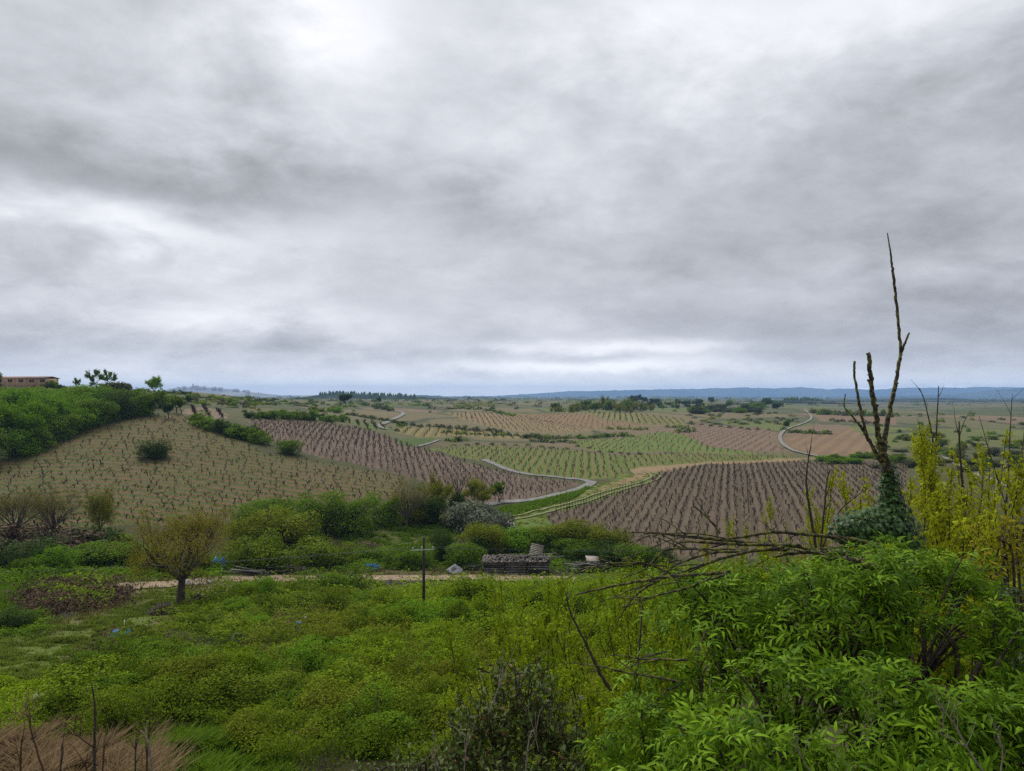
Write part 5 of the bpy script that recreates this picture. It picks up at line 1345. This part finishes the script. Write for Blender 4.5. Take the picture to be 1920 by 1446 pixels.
limb('limb', [(1688,672),(1688,640),(1684,605),(1680,560),(1676,525),(1672,492),(1668,462),(1664,437)], [8,8,7.5,7.5,7,6,3.5,2.5], DY + .15, .1, seed=3, knots=16)
limb('branch', [(1688,668),(1696,646),(1705,624)], [7,6,4.5], DY + .15, 0, seed=4, knots=1)
limb('limb', [(1652,845),(1645,800),(1638,750),(1632,705),(1629,663)], [14,13,13,12,11], DY, -.1, seed=5, knots=8)
limb('branch', [(1634,722),(1626,712)], [7,5], DY - .05, 0, seed=6)
limb('limb', [(1652,868),(1636,838),(1618,806),(1600,783)], [12,10,8,5], DY, .1, seed=7, knots=3)
limb('branch', [(1628,826),(1616,780),(1608,738),(1602,705),(1602,677)], [8,7.5,7,6,6], DY + .05, .1, seed=8, knots=6)
limb('branch', [(1600,783),(1584,765),(1583,752),(1585,739)], [4,3.5,3.5,3], DY + .1, 0, seed=9)
# ivy on and around the trunk
IVM = []
def ivy_leaf_mesh(seed):
    rng = np.random.default_rng(seed); a = np.radians([270, 330, 20, 60, 90, 120, 160, 210]); rr = np.array([.25, .62, .70, .55, 1.0, .55, .70, .62]) * rng.uniform(.9, 1.1, 8) * .5
    V = np.vstack([[[0, 0, .06]], np.stack([rr * np.cos(a), rr * np.sin(a) + .2, -.10 * rr * rng.random(8)], 1)]); b = MB()
    b.add(V, np.array([[0, 1 + i, 1 + (i + 1) % 8] for i in range(8)]), rng.random()); return b
def orient(n, d):
    n = n / np.linalg.norm(n); d = d - n * d.dot(n); d = d / (np.linalg.norm(d) + 1e-9); x_ = np.cross(d, n); return Matrix(((x_[0], d[0], n[0]), (x_[1], d[1], n[1]), (x_[2], d[2], n[2]))).to_4x4()
def leaf_things(parent, name, protos, P_, N_, D_, S_, nsep, mat, stuffname, stufflabel=None, root=None):
    """the leaves nearest the camera as parts, the others joined"""
    root = np.zeros(3) if root is None else root
    dist = np.linalg.norm(P_ - np.array([0, 0, CZ]), axis=1); facing = -(N_ * (P_ - np.array([0, 0, CZ]))).sum(1) / dist; order = np.argsort(dist - 0.25 * facing * dist * .3)
    mes = [p.mesh(name, mat) for p in protos]; b = MB()
    arr = [(np.concatenate(p.V), {k: (np.concatenate(p.F[k]) if p.F[k] else np.zeros((0, k), int)) for k in (3, 4)}, np.concatenate(p.A)) for p in protos]
    rng = np.random.default_rng(len(P_))
    for c, i in enumerate(order):
        mt = orient(N_[i], D_[i]); k = rng.integers(len(protos))
        if c < nsep:
            o = bpy.data.objects.new(name, mes[k]); COL.objects.link(o); o.parent = parent
            o.matrix_local = Matrix.Translation(Vector(P_[i] - root)) @ mt @ Matrix.Diagonal((S_[i], S_[i], S_[i], 1))
        else:
            Rm = np.array(mt.to_3x3()); V = (arr[k][0] * S_[i]) @ Rm.T + P_[i] - root
            b.add(V, [arr[k][1][3], arr[k][1][4]], np.clip(arr[k][2] + rng.normal() * .15, 0, 1))
    if b.n: kind(part(stuffname, b, mat, parent), 'stuff', stufflabel)
rng = np.random.default_rng(77); PL, NL = [], []
def ell(cpx, cpy, Y, rx, rz, n, ry=None):
    c = pt(cpx, cpy, Y); k = Y / F; d = rdir(n, rng); d[:, 1] = -np.abs(d[:, 1]) * .9 + .15 * rng.random(n)
    PL.append(c + d * np.array([rx * k, (ry or rx) * k, rz * k]) * rng.uniform(.75, 1.1, (n, 1))); NL.append(d + rdir(n, rng) * .45 + [0, -.3, .25])
ell(1668, 925, DY, 20, 50, 300); ell(1672, 975, DY - .05, 36, 50, 520); ell(1640, 985, DY - .1, 62, 34, 620); ell(1598, 990, DY - .1, 44, 30, 380); ell(1690, 1010, DY, 40, 45, 300); ell(1655, 1040, DY, 80, 40, 300)
iv = empty('ivy', troot); tag(iv, 'dark green ivy climbing the foot of the dead tree and spreading left', 'ivy')
P_ = np.concatenate(PL); N_ = np.concatenate(NL); n = len(P_)
leaf_things(iv, 'leaf', [ivy_leaf_mesh(i) for i in range(5)], P_, N_, rdir(n, rng) * .5 + [0, 0, -1], rng.uniform(.045, .085, n), 300, M['lf_ivy'], 'ivy_mass', None, troot)
b = MB()
for i in range(14): branch(b, [(1640 + 5 * i, 1080), (1650 + 3 * i, 1000), (1658 + 2 * i, 930)], [4, 3, 2], DY - .05, 0, seed=200 + i, sides=4)
local(b); part('stem', b, M['twig'], iv)

# fallen dead branches sweeping left
fb = empty('fallen_branches', pt(1600, 1040, 6.2)); froot = np.array(fb.location); tag(fb, 'tangle of fallen lichen covered dead branches sweeping left over the bushes', 'branches')
FB = [
 ([(1700,1035),(1600,1012),(1520,1003),(1450,998),(1400,1006),(1365,1010)], [13,11,9,8,7,6], 6.3),
 ([(1560,1040),(1480,1022),(1420,1019),(1380,1015),(1300,1007),(1230,1000),(1180,998)], [11,10,9,9,8,6,3], 6.0),
 ([(1500,1022),(1440,1022),(1390,1021),(1340,1018),(1280,1016),(1262,1026)], [9,9,8,8,6,3], 5.8),
 ([(1480,1030),(1400,1032),(1330,1030),(1255,1030),(1225,1052),(1205,1070),(1170,1083)], [9,8,7,6,5,4,2.5], 5.6),
 ([(1470,1026),(1400,1034),(1340,1036),(1290,1050),(1262,1062),(1240,1080),(1180,1112)], [9,8,7,6,5.5,5,3], 5.5),
 ([(1420,1030),(1360,1045),(1320,1058),(1270,1075),(1220,1096),(1190,1118),(1175,1135)], [8,7,7,6,6,5,3], 5.4),
 ([(1400,1036),(1345,1050),(1290,1074)], [8,6,3], 5.5),
 ([(1370,1072),(1320,1077),(1260,1080),(1210,1088),(1165,1096),(1100,1110),(1075,1116)], [10,9,8,8,7,5,2.5], 5.3),
 ([(1365,1076),(1320,1090),(1290,1102),(1235,1116),(1190,1132),(1160,1140)], [8,7,6,5,4,3], 5.2),
 ([(1350,1000),(1330,975),(1300,948)], [6,5,3], 6.0),
 ([(1640,1040),(1570,1037),(1500,1036),(1440,1046)], [14,12,10,5], 5.7),
 ([(1660,1062),(1600,1058),(1560,1045),(1520,1034)], [16,14,12,8], 5.4),
 ([(1640,1066),(1590,1050),(1540,1046)], [20,16,11], 5.0),
 ([(1660,1026),(1600,1024),(1555,1028),(1500,1032)], [9,8,7,5], 6.1),
 ([(1250,1062),(1200,1058),(1150,1062),(1100,1064)], [5,4,3,2], 5.6),
 ([(1262,1078),(1220,1060),(1190,1056),(1130,1058),(1085,1075)], [4,4,3,3,2], 5.6),
 ([(1380,1015),(1320,1002),(1260,1000),(1200,1010),(1150,1035)], [4,4,3,3,2], 5.9),
 ([(1310,1004),(1260,1012),(1210,1032),(1170,1048)], [4,3,3,2], 5.8),
 ([(1395,1085),(1340,1082),(1290,1090),(1250,1085)], [4,4,3,2], 5.3),
 ([(1290,1238),(1240,1236),(1195,1236)], [7,6,4], 4.6), ([(1280,1280),(1220,1268),(1150,1258)], [8,7,3], 4.6), ([(1250,1222),(1210,1232)], [5,3], 4.7), ([(1275,1286),(1245,1296)], [5,3], 4.6),
]
for i, (pp, ww, Y) in enumerate(FB):
    b = MB(); c = branch(b, pp, ww, Y, 0, seed=300 + i, knots=8)
    rng = np.random.default_rng(400 + i)
    for q in range(rng.integers(1, 4)):                      # side twigs
        j = rng.integers(len(c) // 3, len(c) - 1); t = c[min(j + 1, len(c) - 1)] - c[j]; t /= np.linalg.norm(t) + 1e-9; e = t * rng.uniform(.1, .3) + rdir(1, rng)[0] * [.08, .1, .12]
        b.tube(spline([c[j], c[j] + e * .5 + [0, 0, .01], c[j] + e], 3), np.linspace(.006, .002, 7), 4, rng.random())
    for v in b.V: v -= froot
    part('branch', b, M['lichen_bark'], fb, True)

# ---------------------------------------------------------------- elder bush
def elder_leaf(seed):
    rng = np.random.default_rng(seed); b = MB()
    def leaflet(o, ang, L_, W_, droop):
        u = np.array([math.cos(ang), math.sin(ang), 0]); v = np.array([-math.sin(ang), math.cos(ang), 0]); V = [o]
        for t, w in ((.3, 1.0), (.68, .72)):
            m = o + u * L_ * t + np.array([0, 0, .06 * L_ - droop * L_ * t * t]); V += [m + v * W_ * .5 * w + [0, 0, .12 * W_], m, m - v * W_ * .5 * w + [0, 0, .12 * W_]]
        V.append(o + u * L_ + np.array([0, 0, -droop * L_])); b.add(V, [np.array([[0, 2, 1], [0, 3, 2], [4, 5, 7], [5, 6, 7]]), np.array([[1, 2, 5, 4], [2, 3, 6, 5]])], np.clip(.12 + .80 * (seed % 8) / 7 + .10 * rng.normal(), 0, 1))
    R_ = 1.0
    dr = rng.uniform(.1, .45)
    spine = lambda t: np.array([0, t, .12 * math.sin(t * 2.2) - dr * t * t * .7])
    for t in (.34, .66):
        for s in (-1, 1): leaflet(spine(t), math.pi / 2 - s * math.radians(rng.uniform(50, 68)), rng.uniform(.56, .68), rng.uniform(.13, .175), rng.uniform(.2, .6))
    leaflet(spine(.9), math.pi / 2 + rng.normal() * .1, rng.uniform(.62, .75), .17, rng.uniform(.2, .5))
    b.tube([spine(0), spine(.3), spine(.6), spine(.92)], [.016, .013, .011, .008], 3, .9, False)
    return b
def elder_bush():
    rng = np.random.default_rng(88); root = pt(1560, 1500, 4.6); root[2] = float(Hh(root[0], root[1]))
    r = empty('elder_bush', root); tag(r, 'large elder bush with long bright green leaves filling the lower right', 'bush')
    lob = [(1560,1190,4.9,150,135),(1730,1150,5.0,150,115),(1400,1180,5.2,135,100),(1840,1240,4.6,110,110),(1290,1290,4.7,110,110),(1470,1330,4.2,130,100),(1640,1350,4.0,130,100),(1830,1400,4.0,110,90),(1210,1400,4.2,100,90),(1380,1420,3.8,130,90),(1540,1440,3.6,120,80),(1720,1450,3.6,120,80),(1910,1330,4.2,90,90),(1310,1130,5.6,90,60),(1680,1075,5.6,130,60),(1500,1095,5.6,130,50),(1790,1085,5.4,80,50)]
    P_, N_, D_, S_ = [], [], [], []; stems = MB(); heads = []
    for (px, py, Y, rx, rz) in lob:
        c = pt(px, py, Y); k = Y / F; ns = int(rx * rz / 185)
        d = rdir(ns * 2, rng); d = d[(d[:, 2] > -.55) & (d[:, 1] < .55)][:ns]
        for q in d:
            e = c + q * np.array([rx * k, rx * k * .8, rz * k]) * rng.uniform(.78, 1.08)
            if fbm(np.array([e[0] * 1.9]), np.array([e[2] * 2.3 + e[1]]), 71, 2)[0] < .45 and q[1] < .3: continue
            ax = q * .55 + np.array([0, -.15, .8]) + rng.normal(size=3) * .18; ax /= np.linalg.norm(ax)
            if rng.random() < .35: stems.tube(spline([c + (root - c) * .25, (c + e) / 2 - [0, 0, .08], e], 3), np.linspace(.012, .005, 7), 4, rng.random(), False)
            nl = rng.integers(4, 7); a0 = rng.uniform(0, 6.28); s1 = np.cross(ax, [0, 0, 1.0] if abs(ax[2]) < .9 else [1.0, 0, 0]); s1 /= np.linalg.norm(s1); s2 = np.cross(ax, s1)
            for j in range(nl):
                a = a0 + j * 2 * math.pi / nl + rng.normal() * .2; el_ = rng.uniform(.15, .75); side = s1 * math.cos(a) + s2 * math.sin(a); dd = side * math.cos(el_) + ax * math.sin(el_)
                P_.append(e - ax * .04 * rng.integers(0, 3)); D_.append(dd); N_.append(ax * math.cos(el_) - side * math.sin(el_) + rng.normal(size=3) * .12); S_.append(rng.uniform(.075, .125))
            if rng.random() < .045 and q[1] < .1: heads.append((e + ax * .05, ax))
    # inner leaves that close the bush
    m = 1200; k = rng.integers(0, len(lob), m)
    for i in k:
        px, py, Y, rx, rz = lob[i]; c = pt(px, py, Y); q = rdir(1, rng)[0] * rng.uniform(.2, .62)
        P_.append(c + q * np.array([rx, rx * .8, rz]) * Y / F); D_.append(rdir(1, rng)[0]); N_.append(rdir(1, rng)[0] + np.array([0, -.3, .7])); S_.append(rng.uniform(.07, .11))
    P_, N_, D_, S_ = map(np.array, (P_, N_, D_, S_))
    leaf_things(r, 'leaf', [elder_leaf(i) for i in range(8)], P_, N_, D_, S_, 300, M['lf_elder'], 'foliage', None, root)
    for i in range(12):
        px, py, Y, rx, rz = lob[i]; e = pt(px, py, Y); g = root + [rng.normal() * .3, rng.normal() * .3, -.1]
        stems.tube(spline([g, (g + e) / 2 + rng.normal(size=3) * .15, e], 4), np.linspace(.035, .014, 9), 6, rng.random())
    for v in stems.V: v -= root
    part('stems', stems, M['twig'], r)
    hm = []
    for s in range(2):
        b = MB(); g = np.random.default_rng(s)
        for i in range(9):
            a = g.uniform(0, 6.28); rr = .045 * math.sqrt(g.random()); t = np.array([rr * math.cos(a), rr * math.sin(a), .05 + g.normal() * .004]); b.tube([(0, 0, 0), t], [.0016, .0012], 3, .5, False)
            n = 7; d = rdir(n, g); d[:, 2] = np.abs(d[:, 2]); b.leaves(t + d * .012, d + [0, 0, .6], rdir(n, g), .009, .009, g.random(n))
        hm.append(b.mesh('flower_head', M['lf_elm2']))
    for i, (e, ax) in enumerate(heads[:22]):
        o = link('flower_head', hm[i % 2], r, e - root); o.rotation_euler = (rng.normal() * .2, rng.normal() * .2, rng.uniform(0, 6)); o.scale = (1.2, 1.2, 1.2)
    print('elder leaves', len(P_), 'heads', len(heads))
elder_bush()

# ---------------------------------------------------------------- elm saplings
def elm_sapling(seed, H=3.2, spread=.22, dens=1.0, fat=1.0):
    """(stems mesh, leaf clusters mesh): several upright stems with clusters of round fruits"""
    rng = np.random.default_rng(seed); b = MB(); P_, C_ = [], []
    for s in range(rng.integers(2, 4)):
        a = rng.uniform(0, 6.28); top = np.array([math.cos(a), math.sin(a), 0]) * spread * H * rng.uniform(.2, 1) + [0, 0, H * rng.uniform(.75, 1.0)]
        c = spline([(rng.normal() * .03, rng.normal() * .03, -.4), top * [.35, .35, .35] + rng.normal(size=3) * .05, top * [.8, .8, .7] + rng.normal(size=3) * .05, top], 6)
        b.tube(c, np.linspace(.020, .004, len(c)) * H / 3, 5, rng.random())
        n = len(c)
        for q in range(int(13 * dens)):
            i = rng.integers(3, n - 1); t = i / n; L_ = H * rng.uniform(.12, .34) * (1.15 - t); a2 = rng.uniform(0, 6.28); d = np.array([math.cos(a2) * .6, math.sin(a2) * .6, .85])
            e = c[i] + d * L_; cc = spline([c[i], c[i] + d * L_ * .5 + rng.normal(size=3) * .02, e], 4); b.tube(cc, np.linspace(.006, .002, len(cc)) * H / 3, 3, rng.random(), False)
            m = max(int(L_ / .065), 2)
            for t_ in np.linspace(.2, 1, m): P_.append(c[i] * (1 - t_) + e * t_)
        for t_ in np.linspace(.3, .96, int(18 * dens)): P_.append(c[int(t_ * (n - 1))])
    P_ = np.array(P_); P_ = P_[rng.random(len(P_)) < .92]; k = 9; n = len(P_)
    d = rdir(n * k, rng); q = np.repeat(P_, k, 0) + d * .030 * fat * rng.uniform(.5, 1.3, (n * k, 1))
    v = np.repeat(np.clip(.5 + .2 * rng.normal(size=n), 0, 1), k) * .7 + .3 * rng.random(n * k)
    l = MB(); l.leaves(q, d + rdir(n * k, rng) * .5 + [0, 0, .2], rdir(n * k, rng), .034 * fat * rng.uniform(.7, 1.3, n * k), .030 * fat, v, 0, .1)
    return b.mesh('stems', M['twig']), l
ELM = []
for s in range(5):
    st_, l = elm_sapling(500 + s, dens=1.2, fat=1.4, spread=.32); ELM.append((st_, l.mesh('leaf_clusters', M['lf_elm']), l.mesh('leaf_clusters', M['lf_elm2'])))
def sapling(px, top, Y, hm, which=0, label='', group=None, wide=1.0, base=None):
    g = pt(px, top, Y); zt = g[2]; gz = float(Hh(g[0], Y)) if base is None else base
    h = min(zt - gz, hm) ; r = empty('elm_sapling', (g[0], Y, zt - h)); tag(r, label, 'sapling', group); k = h / 3.05
    r.scale = (k * wide, k * wide, k); r.rotation_euler = (0, 0, random.uniform(0, 6.28)); v = random.choice(ELM); link('stems', v[0], r); link('leaf_clusters', v[1 + which], r)
GR = 'yellow green saplings right of the dead tree'
for px, top, Y, w in [(1716,800,10,.7),(1742,785,11,.8),(1768,775,10.5,.7),(1816,790,10,.7),(1836,830,11,.8),(1680,900,9.8,.7),(1730,880,9.5,.9),(1785,880,9.6,.9),(1640,905,10.8,.6),(1895,850,10.5,.6),(1870,905,10,.8),(1820,910,9.4,.9),(1760,940,9.0,1.0),(1860,955,9.0,1.0),(1700,870,10.5,.8),(1795,800,11.5,.8),(1850,862,10.2,.8),(1905,885,11,.7)]:
    sapling(px, top, Y, 3.0, 0, 'yellow green fruiting sapling in the stand right of the dead tree', GR, w)
GL = 'yellow green saplings left of the dead tree'
for px, top, Y, w in [(1505,880,10.5,.6),(1548,885,10.8,.5),(1575,910,11,.5),(1600,935,10.5,.6),(1490,940,10.2,.5)]:
    sapling(px, top, Y, 2.4, 0, nth([1490,1505,1548,1575,1600].index(px)) + ' thin yellow green sapling from the left in the stand left of the dead tree', GL, w)
for px, top, Y, w, lab in [(1400,952,11,.5,'yellow green sapling forked like a V in front of the dark vineyard'),(1363,968,11,.5,'short yellow green sapling tip left of the V shaped one'),(1462,992,11,.5,'lowest yellow green sapling tip right of the V shaped one')]:
    sapling(px, top, Y, 2.2, 0, lab, None, w)
GM = 'yellow green saplings in the thicket in the middle'
for px, top, Y, w in [(930,1120,17,.9),(975,1075,18,.8),(1010,1060,19,.8),(1045,1062,18,.9),(1080,1045,18.5,.7),(1110,1075,17,.9),(1150,1050,18,.8),(1180,1035,19,.7),(1215,1062,17,.9),(1250,1070,16,.9),(1290,1062,17,.9),(1330,1050,17,.9),(1380,1045,15,.9),(1000,1150,14,.9),(1040,1140,13,1.0),(1085,1130,13.5,1.0),(1130,1140,13,1.0),(1170,1150,12,1.0),(1210,1145,12.5,1.0),(1250,1150,12,1.0),(960,1190,13,.9),(900,1170,15,.9),(1020,1210,11,1.0),(1070,1220,10,1.0),(1110,1240,9.5,1.0),(1150,1250,9,1.0),(1190,1240,9,1.0),(1240,1220,10,1.0),(1300,1120,12,1.0),(1350,1110,11,1.0),(940,1240,11,.9),(1130,1330,7.5,1.0),(1080,1330,7.5,1.0),(1160,1380,6.8,1.0)]:
    sapling(px, top, Y, 3.4, 1, 'yellow green leafy sapling in the dense thicket left of the elder bush', GM, w)
# bare dark stems standing among the saplings
def bare_stem(pix, wpx, Y, label, twigs=3, mat='twig', name='bare_stem', group=None, seed=0):
    b = MB(); c = branch(b, pix, wpx, Y, 0, seed=seed, sides=6, knots=3); rng = np.random.default_rng(seed + 9)
    for q in range(twigs):
        j = rng.integers(len(c) // 4, len(c) - 2); e = np.array([rng.normal() * .10, rng.normal() * .10, rng.uniform(.15, .42)]) * Y / 10; b.tube(spline([c[j], c[j] + e * .5 + rng.normal(size=3) * .01, c[j] + e], 4), np.linspace(wpx[-1] * .40 * Y / F, .001, 9), 4, rng.random())
    o0 = c[0].copy()
    for v in b.V: v -= o0
    tag(link(name, b.mesh(name, M[mat], True), None, o0), label, 'stem', group)
bare_stem([(1536,1060),(1524,990),(1512,910),(1516,860),(1521,836)], [9,8,5.5,3.5,2], 9.6, 'dark bare curved stem rising left of the dead tree', 2, seed=1)
bare_stem([(1536,1050),(1545,960),(1550,905),(1556,880)], [6,5,4,3], 9.8, 'dark bare stem beside the curved one left of the dead tree', 3, seed=2)
bare_stem([(1540,1030),(1570,965),(1600,935),(1628,915)], [5,4,3,2], 9.7, 'bare arching twig running towards the dead tree', 1, seed=3)
bare_stem([(1404,962),(1402,920),(1401,880)], [2.5,2,1.6], 11, 'thin straight bare stem in front of the dark vineyard', 0, seed=4)
bare_stem([(1812,1020),(1806,930),(1800,850),(1798,790)], [9,7,5,3], 10.2, 'dark straight stem among the yellow green saplings', 3, seed=5)
bare_stem([(1880,1010),(1888,930),(1892,850),(1896,770),(1898,740)], [5,4,3,2,1.2], 10.4, 'tall thin dark stem near the right edge', 2, seed=6)
bare_stem([(1886,950),(1868,890),(1850,830),(1836,780)], [3.5,3,2,1.2], 10.4, 'bare dark twig leaning left near the right edge', 2, seed=7)
bare_stem([(1890,960),(1905,900),(1918,830),(1922,790)], [3.5,3,2,1.2], 10.4, 'bare dark twig leaning right at the right edge', 2, seed=8)
bare_stem([(1750,830),(1740,780),(1733,750),(1724,728)], [4,3,2.5,2], 10.8, 'bare twig tip poking above the saplings on the left', 1, seed=9)
bare_stem([(1755,830),(1757,780),(1759,745),(1760,724)], [4,3,2.5,2], 10.8, 'bare twig tip poking above the saplings on the right', 1, seed=10)
bare_stem([(1170,1330),(1130,1270),(1100,1210),(1070,1150),(1060,1110)], [12,10,7,5,3], 9.8, 'dark slanting branch in the middle thicket', 4, seed=11)
bare_stem([(1190,1300),(1200,1200),(1205,1130)], [6,5,3], 10, 'dark upright stem in the thicket beside the elder bush', 3, seed=12)
# pale dry twigs in front
for i, (pix, wv, Y, lab) in enumerate([
   ([(1850,1460),(1812,1400),(1790,1360),(1765,1325),(1750,1290)], [7,5,4,3,2], 3.4, 'pale dry branch standing in the lower right of the elder bush'),
   ([(1812,1400),(1780,1385),(1755,1370)], [4,3,2], 3.4, 'pale dry side twig low in the elder bush'),
   ([(1530,1460),(1505,1425),(1492,1400)], [4,3,2], 3.3, 'small pale dry twig at the bottom of the elder bush'),
   ([(1875,1460),(1880,1410),(1872,1380)], [4,3,2], 3.4, 'pale dry twig in the lower right corner'),
   ([(985,1460),(990,1400),(1000,1370),(1010,1410)], [4,4,3,2], 4.2, 'pale curling dry tendril at the bottom of the dark shrub'),
   ([(820,1460),(815,1420),(812,1370)], [4,3,2], 4.5, 'straight tan dry stalk left of the dark shrub'),
   ([(870,1460),(873,1410),(878,1375)], [4,3,2], 4.5, 'straight pale dry stalk in front of the dark shrub'),
   ([(915,1340),(935,1290),(950,1255)], [4,3,2], 4.6, 'pale leaning dry twig inside the dark shrub')]):
    bare_stem(pix, wv, Y, lab, 5, 'pale_twig', 'dry_twig', None, 40 + i)
# dry weed stalks in the lower left corner
for i, (pix, wv, Y, lab) in enumerate([
   ([(178,1470),(177,1400),(178,1330),(172,1282)], [8,7,5,3], 8.0, 'tallest dark weed stalk in the lower left corner'),
   ([(90,1470),(70,1410),(58,1370),(53,1340)], [6,5,4,3], 8.4, 'curved dark weed stalk second from the left'),
   ([(38,1470),(39,1425),(40,1385)], [5,5,3], 8.2, 'short straight dark weed stalk at the far left'),
   ([(113,1470),(114,1430),(117,1410)], [5,4,3], 8.0, 'short dark weed stalk between the curved and the tallest one'),
   ([(176,1402),(150,1382),(132,1364)], [5,4,3], 8.0, 'dark side shoot leaning left from the tallest stalk'),
   ([(192,1470),(194,1420),(195,1395)], [5,4,3], 7.9, 'thin dark stalk just right of the tallest one'),
   ([(253,1470),(254,1420),(255,1384)], [5,4,3], 8.1, 'dark stalk left of the pale bent cane'),
   ([(274,1470),(277,1400),(281,1345)], [6,5,3], 8.2, 'dark straight stalk beside the pale bent cane'),
   ([(165,1450),(155,1425)], [4,3], 8.0, 'little dark twig at the foot of the tallest stalk')]):
    bare_stem(pix, wv, Y, lab, 3, 'weed' if i % 3 else 'twig', 'weed_stalk', None, 60 + i)
bare_stem([(290,1470),(282,1420),(277,1390),(265,1370)], [7,6,5,3], 7.8, 'pale bent cane in the lower left corner', 1, 'pale_twig', 'dry_cane', None, 80)

# ---------------------------------------------------------------- dark glossy shrub, bottom centre
def oval_leaf(seed):
    rng = np.random.default_rng(seed); b = MB(); d = rng.uniform(.1, .3)
    V = [(0, 0, 0)]
    for t, w in ((.3, .9), (.65, .85)): V += [(-.23 * w, t, .07 - d * t * t), (0, t, .0 - d * t * t), (.23 * w, t, .07 - d * t * t)]
    V.append((0, 1, -d)); b.add(V, [np.array([[0, 2, 1], [0, 3, 2], [4, 5, 7], [5, 6, 7]]), np.array([[1, 2, 5, 4], [2, 3, 6, 5]])], rng.uniform(.1, .8)); return b
def glossy_shrub(name, lab, lob, ns, size, seed, mat, stem='twig'):
    rng = np.random.default_rng(seed); px, py, Y, rx, rz = lob[0]; root = pt(px, py + rz, Y); r = empty(name, root); tag(r, lab, 'shrub'); P_, N_, D_, S_ = [], [], [], []; st_ = MB()
    for (px, py, Y, rx, rz) in lob:
        c = pt(px, py, Y); k = Y / F; n = int(ns * rx * rz / 10000)
        for q in range(n):
            d = rdir(1, rng)[0]; d[2] = d[2] if d[2] > -.4 else -d[2]; d[1] = -abs(d[1]) * .9 + rng.uniform(0, .4)
            e = c + d * np.array([rx, rx * .8, rz]) * k * rng.uniform(.55, 1.08); ax = d * .5 + np.array([0, -.1, .8]) + rng.normal(size=3) * .3; ax /= np.linalg.norm(ax); L_ = rng.uniform(.12, .28)
            st_.tube([e - ax * L_, e - ax * L_ * .5 + rng.normal(size=3) * .008, e], [.004, .003, .002], 3, rng.random(), False)
            for j in range(rng.integers(6, 11)):
                t = rng.random(); sdv = rdir(1, rng)[0]; P_.append(e - ax * L_ * t); D_.append(sdv * .8 + ax * .5); N_.append(ax + rng.normal(size=3) * .5 + np.array([0, -.3, 0])); S_.append(size * rng.uniform(.6, 1.3))
    for i in range(9):
        px, py, Y, rx, rz = lob[i % len(lob)]; e = pt(px + rng.normal() * rx * .4, py - rz * .4, Y); st_.tube(spline([root + [rng.normal() * .15, 0, -.6], (root + e) / 2 + rng.normal(size=3) * .06, e], 4), np.linspace(.016, .005, 9), 5, rng.random())
    for v in st_.V: v -= root
    part('stems', st_, M[stem], r)
    leaf_things(r, 'leaf', [oval_leaf(seed + i) for i in range(6)], *map(np.array, (P_, N_, D_, S_)), 300, M[mat], 'foliage', None, root); print(name, len(P_))
glossy_shrub('privet_shrub', 'dark glossy leaved shrub with reddish shoots at the bottom centre', [(965,1370,4.9,110,130),(900,1400,4.9,90,110),(1040,1400,4.9,80,110),(970,1290,5.2,90,75),(870,1440,4.7,80,70),(1060,1460,4.6,90,60),(960,1470,4.5,120,70)], 75, .042, 91, 'lf_privet')
glossy_shrub('shrub', 'yellow orange leafed shrub at the right edge above the elder bush', [(1880,1030,6.6,75,60),(1915,1000,6.8,50,55),(1845,1060,6.4,55,45)], 60, .055, 92, 'lf_orange')
glossy_shrub('shrub', 'dark leaved shrub at the right edge below the orange one', [(1915,1160,5.8,60,90),(1900,1240,5.6,45,60)], 60, .055, 93, 'lf_ivy')
glossy_shrub('shrub', 'small reddish and olive shrub at the bottom left of the glossy one', [(780,1440,5.6,90,55),(700,1460,6.0,80,40)], 45, .05, 94, 'lf_privet')
